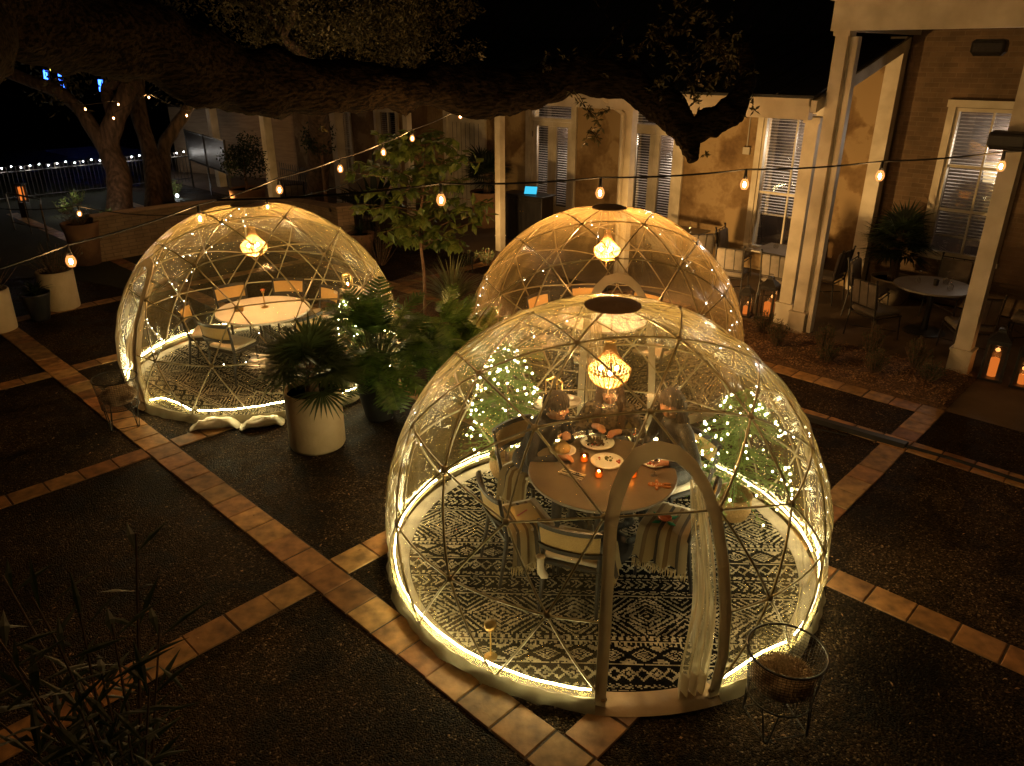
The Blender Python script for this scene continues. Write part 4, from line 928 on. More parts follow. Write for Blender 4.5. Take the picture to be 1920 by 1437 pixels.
held((.80, 6.0, .89), (-.1, -.4, -.55), 'fork held over the salad greens', 'table_fork')

# ---------------------------------------------------------------- plants
def pot(kind, label, loc, prof, mat, cat='planter', group=None, n=36):
    t = thing(kind, label, cat, loc, 0, group); MB().lathe(prof, n=64).build('vessel', mat, t, smooth=True)
    rt, zt = prof[-2][0], prof[-2][1]
    MB().lathe([(.001, zt-.05), (rt*.985, zt-.05)], n=24).build('soil_fill', SOIL, t); return t
def fan(mb, base, tipdir, n, ln, r):
    d = tipdir.normalized(); s_ = d.cross(Vector((0, 0, 1))); s_ = s_.normalized() if s_.length > .01 else Vector((1, 0, 0)); u = s_.cross(d)
    for i in range(n):
        a = (i/(n-1)-.5)*r; b = d*math.cos(a)+s_*math.sin(a)+u*rng.uniform(-.05, .12)
        L_ = ln*rng.uniform(.8, 1.05)*(1-.25*abs(a/r)); drop = Vector((0, 0, -.12*L_)); w = .014*ln/.4; nn = b.cross(u if abs(b.dot(u)) < .9 else s_).normalized()
        p1 = base+b*L_*.5; p2 = base+b*L_+drop; mb.add([base, p1+nn*w, p1-nn*w, p2], [(0, 1, 2), (1, 3, 2)])
def fan_palm(label, loc, sc=1.0, nf=26, mat=PALM, trunk=.25, seed=1, group=None):
    global rng
    sv = rng; rng = random.Random(seed); t = thing('fan_palm', label, 'palm', loc, 0, group); lv = MB(); st = MB(); st.tube([(0, 0, -.05), (0, .01, trunk*.6), (0, 0, trunk)], [.07*sc, .06*sc, .045*sc], 8)
    for k in range(nf):
        a = rng.uniform(0, 2*PI); e = rng.uniform(-.25, 1.35); d = Vector((math.cos(a)*math.cos(e), math.sin(a)*math.cos(e), math.sin(e))); b = Vector((0, 0, trunk*rng.uniform(.5, 1)))
        m = b+d*.2*sc*rng.uniform(.7, 1.4)+Vector((0, 0, .03)); st.tube([b, m], [.006, .004], 4); fan(lv, m, d+Vector((0, 0, -.1)), 22, .40*sc*rng.uniform(.75, 1.1), 3.6)
    st.build('trunk', TRUNKB, t); lv.build('fronds', mat, t); rng = sv; return t
def philo(label, loc, n, rad, h, seed, ln=.3, mat=PHILO):
    global rng
    sv = rng; rng = random.Random(seed); t = thing('philodendron', label, 'plant', loc, 0, 'leafy plants in the dark tapered pots'); lv = MB(); st = MB()
    for k in range(n):
        a = rng.uniform(0, 2*PI); e = rng.uniform(-.45, 1.4); d = Vector((math.cos(a)*math.cos(e), math.sin(a)*math.cos(e), math.sin(e)))
        tip = Vector((d.x*rad, d.y*rad, h*.35+d.z*h*.65))*rng.uniform(.5, 1.0); b = Vector((rng.uniform(-.05, .05), rng.uniform(-.05, .05), -.03)); mid = b.lerp(tip, .5)+Vector((0, 0, .1)); st.tube([b, mid, tip], [.007, .006, .004], 4)
        # lobed leaf: midrib with paired fingers
        dd = (tip-mid); dd.z -= rng.uniform(-.1, .3); dd.normalize(); sdv = dd.cross(Vector((0, 0, 1))).normalized(); up = sdv.cross(dd); l_ = ln*rng.uniform(.7, 1.15)
        cur = [tip+dd*l_*i/9+up*(-.25*l_*(i/9)**2) for i in range(10)]; st.tube(cur, .003, 3)
        for i in range(0, 9):
            u = (i+.5)/9; w = l_*.56*math.sin(PI*min(1, .25+u*.72))
            for s_ in (-1, 1):
                b0 = cur[i]; b1 = cur[i+1]; tp = b0.lerp(b1, .5)+sdv*s_*w+dd*w*.45-up*w*.15+rv(.012); m1 = b0.lerp(tp, .6)-dd*.008; m2 = b1.lerp(tp, .62)+dd*.004; b0 = b0.lerp(b1, .04); b1 = b0.lerp(b1, .9)
                lv.add([b0, b1, m2, tp, m1], [(0, 1, 2, 3, 4)] if s_ > 0 else [(4, 3, 2, 1, 0)])
    st.build('stems', pm('green_stem', (.05, .08, .025), (.08, .11, .03), 9, .6), t); lv.build('leaves', mat, t); rng = sv; return t
def straps(name, label, loc, n, ln, w, mat, seed, cat='plant', up=.9, group=None):
    global rng
    sv = rng; rng = random.Random(seed); t = thing(name, label, cat, loc, 0, group); lv = MB()
    for k in range(n):
        a = rng.uniform(0, 2*PI); out = rng.uniform(.15, 1.0); l_ = ln*rng.uniform(.65, 1.1); h = Vector((math.cos(a), math.sin(a), 0)); s_ = Vector((-h.y, h.x, 0)); pts = []
        for i in range(8):
            u = i/7; pts.append(h*(out*l_*u*(.35+.65*u))+Vector((0, 0, l_*up*(u-.62*out*u*u*1.25))))
        vs = []
        for i, p in enumerate(pts): ww = w*(1-(i/7)**2.2)*.5+.0008; vs += [p+s_*ww, p-s_*ww]
        lv.add(vs, [(2*i, 2*i+1, 2*i+3, 2*i+2) for i in range(7)])
    lv.build('leaves', mat, t); rng = sv; return t
def shrub(label, loc, r, h, n, mat=DARKL, seed=1, name='shrub', group=None, leaf=.035, cat='shrub'):
    global rng
    sv = rng; rng = random.Random(seed); t = thing(name, label, cat, loc, 0, group); lv = MB(); st = MB()
    for k in range(n//14+4):
        a = rng.uniform(0, 2*PI); o = rng.uniform(.1, 1)*r; top = Vector((math.cos(a)*o, math.sin(a)*o, h*rng.uniform(.6, 1.05)*(1-.3*o/r))); b = Vector((top.x*.25, top.y*.25, 0)); m = b.lerp(top, .5)+rv(.02); st.tube([b, m, top], [.005, .004, .002], 4)
        for j in range(14):
            u = rng.uniform(.15, 1); p = b.lerp(m, u*2) if u < .5 else m.lerp(top, u*2-1); lv.leaf(p, Vector((rng.uniform(-1, 1), rng.uniform(-1, 1), rng.uniform(.1, 1))), rv(), leaf*rng.uniform(.7, 1.4), leaf*.35)
    st.build('stems', STEMB, t); lv.build('leaves', mat, t); rng = sv; return t
# central planters
pot('cylinder_planter', 'tall cream cylinder planter holding the fan palm before the left dome', (-2.135, 7.36, 0), [(.001, 0), (.285, 0), (.3, .03), (.3, .65), (.292, .665), (.275, .66), (.27, .6)], CREAMPOT)
fan_palm('spiky fan palm growing in the tall cream cylinder planter', (-2.135, 7.36, .60), 1.15, 34, PALM, .3, 11)
tp = [(.001, 0), (.155, 0), (.17, .04), (.265, .5), (.275, .53), (.255, .53), (.245, .47)]
pot('tapered_planter', 'dark tapered planter just right of the cream cylinder planter', (-1.56, 8.03, 0), tp, DARKPOT, group='dark tapered planters'); philo('glossy split-leaf plant in the dark planter beside the cream one', (-1.56, 8.03, .46), 120, .58, .92, 21, .32)
pot('tapered_planter', 'dark tapered planter half hidden behind the nearest dome', (-.86, 9.0, 0), tp, DARKPOT, group='dark tapered planters'); philo('brighter green split-leaf plant between the domes', (-.90, 8.95, .46), 110, .62, .60, 22, .32, leafmat('fresh_split_leaf', (.04, .10, .018), (.20, .30, .06), .3, 14))
pot('tapered_planter', 'dark planter furthest back between the domes', (-.35, 8.75, 0), tp, DARKPOT, group='dark tapered planters'); philo('feathery green plant touching the wall of the nearest dome', (-.38, 8.8, .46), 80, .55, .5, 23, .3, MATS['fresh_split_leaf'])
straps('flax_clump', 'large clump of arching strap leaves behind the split-leaf plants', (-.98, 11.9, 0), 170, 1.2, .04, STRAPL, 31, up=1.0)
straps('grass_clump', 'low grass tuft at the foot of the sapling', (-1.5, 11.1, 0), 60, .45, .012, STRAPL, 32, up=.8)
# boulders
for i, (x, y, r, l) in enumerate([(-1.35, 10.95, .16, 'rounded boulder left of the strap-leaf clump'), (-.35, 11.2, .2, 'rounded boulder right of the strap-leaf clump'), (-.75, 10.7, .14, 'small boulder in front of the strap-leaf clump')]):
    mb = MB(); mb.sph((0, 0, .08), r, 14, 9, (1.2, .9, .75)); mb.v = [tuple(Vector(v)*(1+.12*math.sin(v[0]*23+v[1]*31+i)+.07*math.sin(v[2]*40))) for v in mb.v]; tag(mb.build('boulder', ROCK, None, (x, y, 0), 0, True), l, 'rock', 'boulders by the sapling')
# sapling
def magnolia():
    t = thing('magnolia_sapling', 'slender young tree with big pale green leaves between the domes', 'tree', (-1.39, 11.46, 0)); r = random.Random(17)
    tr = MB(); top = Vector((.05, .2, 2.55)); P = [Vector((0, 0, 0)), Vector((.02, 0, .8)), Vector((-.03, .02, 1.5)), Vector((.06, .05, 2.1)), Vector((.12, .1, 2.75))]; tr.tube(P, [.03, .026, .022, .018, .008], 7); tr.build('trunk', STEMB, t, smooth=True)
    br = MB(); lv = MB()
    for k in range(62):
        z = r.uniform(1.15, 2.75); a = r.uniform(0, 2*PI); ln = r.uniform(.3, .95)*(1.1 if z < 2.4 else .7)
        if math.cos(a) < 0 and z > 2.2: ln *= .9
        b = Vector((.03, .02, z)); e = b+Vector((math.cos(a)*ln*1.15, math.sin(a)*ln*.7, r.uniform(-.05, .38))); m = b.lerp(e, .5)+Vector((0, 0, .07)); br.tube([b, m, e], [.009, .006, .003], 4)
        for j in range(r.randint(15, 22)):
            u = r.uniform(.3, 1.05); p = b.lerp(m, u*2) if u < .5 else m.lerp(e, min(1, u*2-1)); d = Vector((r.uniform(-1, 1), r.uniform(-1, 1), r.uniform(-1.3, .35)))
            lv.leaf(p, d, Vector((r.uniform(-.6, .6), r.uniform(-.6, .6), 1)), r.uniform(.14, .24), r.uniform(.09, .13), .18)
    br.build('branches', STEMB, t); lv.build('crown', SAPL, t); return t
magnolia()
# far-left pots
cyl = [(.001, 0), (.25, 0), (.26, .03), (.27, .62), (.26, .64), (.24, .63), (.235, .57)]
cylc = [(r*1.05, z*1.02) for r, z in cyl]
pot('cylinder_planter', 'cream cylinder planter at the left edge of the courtyard', (-8.0, 11.1, 0), cylc, CREAMPOT)
shrub('dark bushy shrub in the cream planter at the left edge', (-8.0, 11.1, .58), .5, .62, 700, DARKL, 41)
pot('cylinder_planter', 'cream cylinder planter tipped slightly, second from the left edge', (-7.62, 12.25, 0), cylc, CREAMPOT)
shrub('loose dark shrub spilling from the second cream planter', (-7.62, 12.25, .58), .6, .55, 700, DARKL, 42)
pot('fern_pot', 'small dark tapered pot between the two cream planters', (-7.62, 11.62, 0), [(r*.8, z*.85) for r, z in tp], DARKPOT); straps('fern', 'dark fern arching over the small dark pot', (-7.62, 11.62, .40), 70, .42, .05, DARKL, 43, up=.7)
# near foreground plant at lower left
P0 = gp(150, 1437, 0)
t = thing('oleander', 'dark leggy shrub with long narrow leaves close to the camera at lower left', 'plant', (-1.75, 2.45, 0)); r = random.Random(51); st = MB(); lv = MB()
for px, py, D in [(110, 1210, 2.35), (210, 1170, 2.6), (60, 1290, 2.3), (150, 1330, 2.4), (280, 1290, 2.6), (-10, 1190, 2.4), (200, 1420, 2.4), (60, 1420, 2.3), (255, 1000, 2.7), (60, 1120, 2.5), (150, 1150, 2.4), (20, 1240, 2.3), (300, 1170, 2.9), (190, 1260, 2.5), (100, 1340, 2.4), (-30, 1330, 2.3), (240, 1370, 2.7), (5, 1080, 2.6)]:
    e = dp(px, py, D)-Vector((-1.75, 2.45, 0)); b = Vector((rng.uniform(-.1, .1), rng.uniform(-.1, .1), .25)); m = b.lerp(e, .55)+Vector((0, 0, .02)); st.tube([b, m, e], [.010, .007, .003], 5)
    for j in range(16):
        u = .35+.65*(j//2)/7.5; p = b.lerp(e, u) if u < 1 else e; q = j*1.4; d = Vector((math.cos(q), math.sin(q), r.uniform(-.1, .7))); lv.leaf(p, d, Vector((0, 0, 1))+rv(.3), r.uniform(.15, .25), r.uniform(.02, .034), .12)
st.build('stems', STEMB, t); lv.build('leaves', leafmat('oleander_leaf', (.008, .022, .006), (.03, .045, .014), .5), t)
pot('round_pot', 'dull round clay pot at the bottom left corner', (-1.75, 2.45, 0), [(.001, 0), (.16, 0), (.24, .12), (.25, .26), (.23, .3), (.21, .3), (.2, .26)], TERRAPOT)

# ---------------------------------------------------------------- wire basket stands with sheepskins
def wire_basket(label, loc, s_=1.0, rz=0):
    t = thing('wire_basket', label, 'basket', loc, rz, 'wire basket stands with sheepskin'); R1 = .235*s_; R0 = .195*s_; z0 = .26*s_; z1 = .60*s_
    MB().ring(R1, z1, .008, 36, 6).build('rim', BLACKM, t); MB().ring(R0, z0, .006, 36, 6).build('rim', BLACKM, t)
    me = MB()
    for k in range(60): a = 2*PI*k/60; me.tube([(R0*math.cos(a), R0*math.sin(a), z0), (R1*math.cos(a), R1*math.sin(a), z1)], .0014, 3, cap=False)
    for k in range(1, 15): u = k/15; me.ring(R0+(R1-R0)*u, z0+(z1-z0)*u, .0014, 36, 3)
    for k in range(-6, 7):
        x = k*.03*s_; y = math.sqrt(max(0, R0*R0-x*x)); me.tube([(x, -y, z0), (x, y, z0)], .0014, 3); me.tube([(-y, x, z0), (y, x, z0)], .0014, 3)
    me.build('mesh_wall', BLACKM, t)
    for k in range(4):
        a = PI/4+k*PI/2; c = Vector((math.cos(a), math.sin(a), 0)); s2 = Vector((-c.y, c.x, 0)); b = c*.20*s_+Vector((0, 0, .02)); MB().tube([c*.19*s_+s2*.05+Vector((0, 0, z0)), b+s2*.012, b, b-s2*.012, c*.19*s_-s2*.05+Vector((0, 0, z0))], .005, 5).build('hairpin_leg', BLACKM, t)
        f = MB(); f.sph(b, .012, 8, 5); f.build('foot', MATS['steel'], t)
    rl = MB(); q = [Vector((math.cos(PI/4+k*PI/2)*.2*s_, math.sin(PI/4+k*PI/2)*.2*s_, .03)) for k in range(4)]; [rl.tube([q[k], q[(k+1) % 4]], .004, 5) for k in range(4)]; rl.build('bottom_rail', BLACKM, t)
    f = thing('sheepskin', label.replace('black wire basket', 'sheepskin in the wire basket'), 'sheepskin', Vector(loc)+Vector((0, 0, z0+.01)), rz, 'sheepskins in the wire baskets'); fu = MB()
    fu.sph((0, 0, .10*s_), .18*s_, 20, 12, (1, .95, .55)); fu.v = [tuple(Vector(v)*(1+.06*math.sin(v[0]*40)*math.cos(v[1]*33))) for v in fu.v]; rr = random.Random(3)
    for _ in range(2600):
        a = rr.uniform(0, 2*PI); e = rr.uniform(.0, 1.5); d = Vector((math.cos(a)*math.cos(e), math.sin(a)*math.cos(e)*.95, math.sin(e)*.55)); p = d*.175*s_+Vector((0, 0, .1*s_)); fu.leaf(p, d+rv(.6), rv(), rr.uniform(.02, .045), .006)
    fu.build('fleece', FUR, f); return t
wire_basket('black wire basket at the near dome by its open flap', (1.675, 3.56, 0), 1.0, .2); wire_basket('black wire basket at the door of the left dome', (-4.47, 7.80, 0), 1.0, .5)
# sandbags
def sandbag(loc, rz, L_, label):
    t = thing('sandbag', label, 'sandbag', loc, rz, 'white sandbags on the left dome skirt'); mb = MB(); mb.sph((0, 0, .05), .1, 26, 14, (L_*5, 1.0, .55))
    v2 = []
    for v in mb.v:
        x, y, z = v; k = 1+.16*math.sin(x*24)*math.cos(y*30+1)+.08*math.sin(x*61+y*26); e = max(0, abs(x)/(L_*.5)-.62)*2.2; v2.append((x, y*(k+e*2.6)+.02*math.sin(x*9), max(.004, z*k*(1-min(.8, e*1.3)))))
    mb.v = v2; mb.build('bag', SACK, t, smooth=True)
sandbag((-3.40, 7.76, 0), .10, .58, 'left one of the white sandbags on the left dome skirt'); sandbag((-2.88, 7.80, 0), .22, .50, 'white sandbag nearest the cream planter'); sandbag((-2.52, 8.02, 0), .6, .3, 'white sandbag hidden behind the cream planter')
# cable ramp and cables
def spath(name, pts, r, mat, label, cat):
    mb = MB(); mb.tube(pts, r, 6); return tag(mb.build(name, mat, None), label, cat)
mb = MB(); a0, a1, b0, b1 = -3.3, -1.94, 8.12, 8.29; v = [sp(a0, b0-.08, .013), sp(a1, b0+.02, .013), sp(a1, b1+.02, .013), sp(a0, b1-.08, .013), sp(a0, b0-.03, .05), sp(a1, b0+.06, .05), sp(a1, b1-.02, .05), sp(a0, b1-.12, .05)]
mb.add(v, [(0, 3, 2, 1), (4, 5, 6, 7), (0, 1, 5, 4), (1, 2, 6, 5), (2, 3, 7, 6), (3, 0, 4, 7)]); tag(mb.build('cable_ramp', RUBBER), 'flat black rubber cable cover across the tile band', 'cable cover')
spath('floor_cable', [sp(-1.95, 8.2, .02), sp(-1.5, 8.24, .02), sp(-.8, 8.22, .02), sp(0.5, 8.2, .02), sp(2.5, 8.0, .02)], .022, RUBBER, 'thick black cable running right from the cable cover', 'cable')
spath('floor_cable', [sp(-3.3, 7.98, .015), sp(-2.9, 7.93, .015), sp(-2.5, 8.02, .015)], .008, RUBBER, 'thin black cable beside the cable cover', 'cable')
spath('dome_cable', [Vector((-2.6, 8.55, .02)), Vector((-2.75, 8.5, .09)), Vector((-3.0, 8.42, .13)), Vector((-3.15, 8.5, .12)), Vector((-3.2, 8.45, .05))], .008, SKIRTM, 'white cable looping inside the left dome wall', 'cable')

# ---------------------------------------------------------------- lit christmas trees in baskets
def xmas(label, loc, h, r, seed):
    t = thing('christmas_tree', label, 'christmas tree', loc, 0, 'small lit christmas trees'); rr = random.Random(seed); MB().tube([(0, 0, 0), (0, 0, h)], [.025, .006], 7).build('trunk', STEMB, t); lv = MB(); bp = []
    for k in range(190):
        u = rr.random()**.9; z = .18+u*(h-.2); rad = r*(1-u)**.45+.03; a = rr.uniform(0, 2*PI); e = Vector((math.cos(a)*rad, math.sin(a)*rad, z-.05*rad/r)); b = Vector((0, 0, z+.06)); lv.tube([b, e], [.004, .002], 3)
        for j in range(26):
            w = rr.uniform(.2, 1.05); p = b.lerp(e, w); lv.leaf(p, (e-b).normalized()+Vector((rr.uniform(-1, 1), rr.uniform(-1, 1), rr.uniform(-.7, 1))), rv(), rr.uniform(.035, .06), .007)
        if k % 2 == 0 or k % 23 == 1: bp.append(e*1.0+Vector((0, 0, .01)))
    lv.build('foliage', FIR, t); bulbs(t, bp, BMW, 'light_bulb'); light('tree_light', Vector(loc)+Vector((-.3, -.45, h*.45)), 7, (1, .84, .45), .2)
    light('tree_light', Vector(loc)+Vector((.0, .0, h*.8)), 4, (1, .84, .45), .2)
    return t
def wbasket(label, loc): t = thing('wicker_basket', label, 'basket', loc, 0, 'wicker baskets under the trees'); MB().lathe([(.001, 0), (.15, 0), (.18, .08), (.175, .2), (.165, .22), (.155, .21), (.14, .1)], n=24).build('weave', WICK, t); MB().ring(.17, .215, .012, 24, 6).build('rim', WICK, t)
wbasket('wicker basket under the lit tree at the right of the nearest dome', (2.02, 5.93, .02)); xmas('small lit christmas tree inside the right wall of the nearest dome', (2.02, 5.93, .1), 1.15, .50, 61)
wbasket('wicker basket under the lit tree at the back of the nearest dome', (-.05, 6.68, .02)); xmas('small lit christmas tree at the back left of the nearest dome', (-.05, 6.68, .1), 1.3, .42, 62)
wbasket('wicker basket under the lit tree in the left dome', (-2.2, 9.85, .02)); xmas('small lit christmas tree at the right of the left dome', (-2.2, 9.85, .1), .85, .28, 63)

# ---------------------------------------------------------------- string lights
def string(label, pts, W, ext=(), sag=.06, name='string_lights', r=.024, seed=0, cap=None):
    root = thing(name, label, 'string lights', pts[0], 0, 'festoon lights over the courtyard'); o = Vector(pts[0]); line = []; allp = [Vector(p)+Vector((0, 0, .085)) for p in pts]
    full = [Vector(e) for e in ext[:1]]+allp+[Vector(e) for e in ext[1:]]
    for a, b in zip(full, full[1:]):
        for k in range(8): u = k/8; line.append(a.lerp(b, u)-Vector((0, 0, sag*4*u*(1-u)*(a-b).length*.25))-o)
    line.append(full[-1]-o); MB().tube(line, .0055, 5).build('cable', RUBBER, root)
    so = SOC; 
    for i, p in enumerate(pts):
        p = Vector(p)
        for me, nm in ((SOC, 'socket'), (GLB, 'globe'), (FIL, 'filament')):
            b = bpy.data.objects.new(nm, me); COL.objects.link(b); b.parent = root; b.location = p-o
        w = W[i] if isinstance(W, (list, tuple)) else W
        if w: light('string_bulb_light', p, w, (1, .5, .15), .03)
    return root
def keep(mb, mat): o = mb.build('k', mat, smooth=True); d = o.data; bpy.data.objects.remove(o); return d
SOC = keep(MB().lathe([(.001, .085), (.008, .082), (.010, .05), (.014, .032), (.001, .030)], n=10), RUBBER)
GLB = keep(MB().lathe([(.001, -.032), (.015, -.029), (.024, -.013), (.026, .0), (.022, .016), (.013, .032)], n=16), E_GLOBE)
FIL = keep(MB().sph((0, 0, -.002), .009, 7, 5, (1, 1, 1.9)), E_FIL)
W1 = 8
s1 = [gp(827, 375, 3.2), gp(1125, 362, 3.2), gp(1396, 346, 3.22), gp(1650, 330, 3.25), gp(1877, 312, 3.3)]
dR = (s1[4]-s1[3]); s1 += [s1[4]+dR, s1[4]+dR*2, s1[4]+dR*3]  # last bulbs are added beyond the right edge of view, for extra light
string('string of warm globe bulbs sagging across the front of the building', s1, [W1]*5+[8]*3, (s1[0]-Vector((1.1, .3, -.05)), s1[-1]+dR*.5))
zz = [2.93, 2.97, 3.0, 3.04, 3.09, 3.15, 3.28]
s2 = [gp(x, y, z) for (x, y), z in zip([(133, 490), (375, 410), (524, 356), (638, 317), (719, 286), (773, 260), (863, 218)], zz)]
s0 = [s2[0]-(s2[1]-s2[0])*k*.9 for k in (3, 2, 1)]  # bulbs added outside the view at left, for extra light
string('string of warm globe bulbs running back over the left dome to the building', s0+s2, [1, 1.5, 3]+[W1, W1, W1, 11, 13, 15, 15], (s0[0]-(s2[1]-s2[0])*.5, s2[-1]+Vector((.3, 1.5, .15))))
s3 = [gp(502, 388, 2.75)]; s3 = [dp(149, 401, 8.5), dp(502, 388, 8.2)]
string('dimmer pair of globe bulbs above and left of the left dome', s3, 6, (s3[0]+Vector((-2, 0, .3)), s3[1]+Vector((1.2, .6, .35))), sag=.25)
s4 = [dp(350, 217, 16), dp(279, 183, 16.5), dp(213, 222, 15), dp(222, 196, 17), dp(160, 205, 16)]
string('far string of small glowing bulbs hung among the left tree trunks', s4, 8, (s4[0]+Vector((1.5, 0, .3)), s4[-1]+Vector((-3, 0, .5))), sag=.02)
# added bulbs out of view at right, to light the posts and walls
s5 = [sp(1.2, 6.2, 4.0), sp(-.2, 6.6, 3.95), sp(2.6, 5.6, 4.0), sp(1.6, 3.5, 4.3), sp(3.0, 8.2, 4.1)]
string('added unseen string of globe bulbs right of the view in front of the porch', s5, 9, (s5[0]+E1*.5, s5[-1]+E1))
s6 = [Vector((-3.5, .6, 4.6)), Vector((-2, -.4, 4.7)), Vector((2.0, -.6, 4.7))]  # added bulbs behind the camera, there only for their light
string('added unseen string of globe bulbs behind the viewpoint', s6, .5, (s6[0]+Vector((-1, 0, 0)), s6[-1]+Vector((1, 0, 0))))

def fill_flood(label, a, b, z, ta, tb, tz, W, ang=105):  # added lamps, hidden from view, to brighten the facade and porch posts
    p = sp(a, b, z); q = sp(ta, tb, tz); t = thing('added_floodlight', label, 'spotlight', sp(a, b, 0)); MB().lathe([(.001, -.02), (.05, -.02), (.055, .02), (.001, .0)], (0, 0, z-.03), 14, (q-p).to_track_quat('Z', 'Y').to_matrix().to_4x4()).build('lamp_head', BLACKM, t); MB().tube([(0, 0, 0), (0, 0, z-.04)], .012, 5).build('stake', BLACKM, t)
    l = bpy.data.lights.new('fill_flood', 'SPOT'); l.energy = W; l.color = (1, .56, .18); l.spot_size = R_(ang); l.spot_blend = 1; l.shadow_soft_size = .08; o = bpy.data.objects.new('fill_flood', l); COL.objects.link(o); o.location = p+(q-p).normalized()*.06; o.rotation_euler = (q-p).to_track_quat('-Z', 'Y').to_euler()
fill_flood('small black added fill light hidden behind the middle dome, aimed at the stucco wall', -7.3, 9.9, .5, -5.6, 14, 2.0, 500, 125)
fill_flood('small black added fill light left of the middle dome', -10.6, 9.9, .4, -11.5, 14, 2.0, 130, 125)
fill_flood('small black added fill light hidden behind the curving brick wall', -18.5, 8.8, .4, -20.5, 11.8, 1.7, 170, 110)
# ---------------------------------------------------------------- building
def wall_open(mb, a0, a1, y0, y1, z0, z1, ops):
    ops = sorted(ops); x = a0
    for (o0, o1, b, t) in ops:
        if o0 > x: mb.box(((x+o0)/2, (y0+y1)/2, (z0+z1)/2), (o0-x, y1-y0, z1-z0))
        if b > z0+.01: mb.box(((o0+o1)/2, (y0+y1)/2, (z0+b)/2), (o1-o0, y1-y0, b-z0))
        if t < z1-.01: mb.box(((o0+o1)/2, (y0+y1)/2, (t+z1)/2), (o1-o0, y1-y0, z1-t))
        x = o1
    if x < a1: mb.box(((x+a1)/2, (y0+y1)/2, (z0+z1)/2), (a1-x, y1-y0, z1-z0))
def frame_rect(mb, x0, x1, z0, z1, y, w, d):
    mb.box(((x0+x1)/2, y, z1-w/2), (x1-x0, d, w)); mb.box(((x0+x1)/2, y, z0+w/2), (x1-x0, d, w)); mb.box((x0+w/2, y, (z0+z1)/2), (w, d, z1-z0-2*w)); mb.box((x1-w/2, y, (z0+z1)/2), (w, d, z1-z0-2*w))
def blinds(x0, x1, z0, z1, y, parent):
    mb = MB(); z = z1-.03; M = Matrix.Rotation(R_(10), 4, 'X')
    while z > z0: mb.box(((x0+x1)/2, y, z), (x1-x0-.02, .046, .004), M); z -= .054
    mb.box(((x0+x1)/2, y, z0-.03), (x1-x0-.02, .04, .03)); mb.build('blind', pm('blind_slat', (.62, .58, .55), (.55, .51, .48), 5, .5), parent)
def room(x0, x1, z0, z1, y, parent, lamp=None, W=3):
    mb = MB(); d = .9; mb.add([(x0-.3, y+d, z0-.2), (x1+.3, y+d, z0-.2), (x1+.3, y+d, z1+.2), (x0-.3, y+d, z1+.2)], [(0, 1, 2, 3)]); mb.build('room_back', pm('dark_interior', (.03, .022, .018), (.06, .04, .03), 2, .8), parent)
def window(parent, x0, x1, z0, z1, y, blz, kind='window', mull=(.5,), rails=(.42,), trim=.11, W=2.5):
    w = MB(); frame_rect(w, x0, x1, z0, z1, y-.02, .055, .09); wo = w.build(kind, WHITE, parent)
    fr = MB(); 
    for s_ in (-1, 1): fr.box(((x0-trim/2 if s_ < 0 else x1+trim/2), y-.075, (z0+z1)/2), (trim, .05, z1-z0+.02))
    fr.box(((x0+x1)/2, y-.08, z1+trim/2+.01), (x1-x0+2*trim+.04, .06, trim)); fr.box(((x0+x1)/2, y-.09, z0-.035), (x1-x0+2*trim+.04, .09, .06)); fr.build('trim', WHITE, wo)
    sa = MB(); 
    for m_ in mull: sa.box((x0+(x1-x0)*m_, y-.01, (z0+z1)/2), (.03, .035, z1-z0-.11))
    for m_ in rails: sa.box(((x0+x1)/2, y-.012, z0+(z1-z0)*m_), (x1-x0-.11, .04, .045))
    sa.build('sash', WHITE, wo)
    MB().box(((x0+x1)/2, y+.02, (z0+z1)/2), (x1-x0-.1, .006, z1-z0-.1)).build('pane', GLASS, wo)
    blinds(x0+.055, x1-.055, blz, z1-.06, y+.075, wo); room(x0, x1, z0, z1, y, wo)
    lp = sp(0, 0); light('room_light', (0, 0, 0), W, (1, .84, .66), .12, parent).location = ((x0+x1)/2+.2, y+.75, z1-.6); return wo
def french(parent, x0, x1, z1, y, label=None, W=45, tr=.42):
    "pair of glazed doors under a transom"
    th = z1-tr; d = MB(); frame_rect(d, x0, x1, 0.0, z1, y-.02, .07, .12); d.box(((x0+x1)/2, y-.02, th), (x1-x0-.14, .12, .07)); do = d.build('french_door', WHITE, parent)
    xm = (x0+x1)/2; lf = []
    for a, b in ((x0+.072, xm-.003), (xm+.003, x1-.072)):
        l = MB(); zt = th-.04; l.box(((a+b)/2, y-.01, .31), (b-a, .045, .56)); l.box(((a+b)/2, y-.01, zt-.06), (b-a, .045, .11)); 
        for x in (a+.06, b-.06): l.box((x, y-.01, (.59+zt-.12)/2), (.12, .045, zt-.12-.59))
        l.box(((a+b)/2, y-.036, .31), (b-a-.2, .012, .36)); lo = l.build('door_leaf', WHITE, do)
        MB().box(((a+b)/2, y+.01, (.6+zt-.12)/2), (b-a-.24, .006, zt-.72)).build('pane', GLASS, do); blinds(a+.11, b-.11, .66, zt-.12, y+.05, do)
        h = MB(); 
        for z in (.5, th-.35): h.box((a-.01 if a < xm-.2 else b+.01, y-.05, z), (.03, .02, .13))
        h.build('hinge', BLACKM, do)
    MB().box((xm, y+.01, (th+z1)/2), (x1-x0-.14, .006, tr-.1)).build('transom_pane', GLASS, do); blinds(x0+.08, x1-.08, th+.05, z1-.07, y+.05, do); room(x0, x1, .4, z1, y, do)
    tr_ = MB(); 
    for s_ in (-1, 1): tr_.box(((x0-.055 if s_ < 0 else x1+.055), y-.085, z1/2), (.11, .05, z1))
    tr_.box((xm, y-.085, z1+.06), (x1-x0+.24, .06, .12)); tr_.build('trim', WHITE, do)
    light('room_light', (xm, y+.75, z1-.8), W, (1, .8, .6), .12, parent); return do
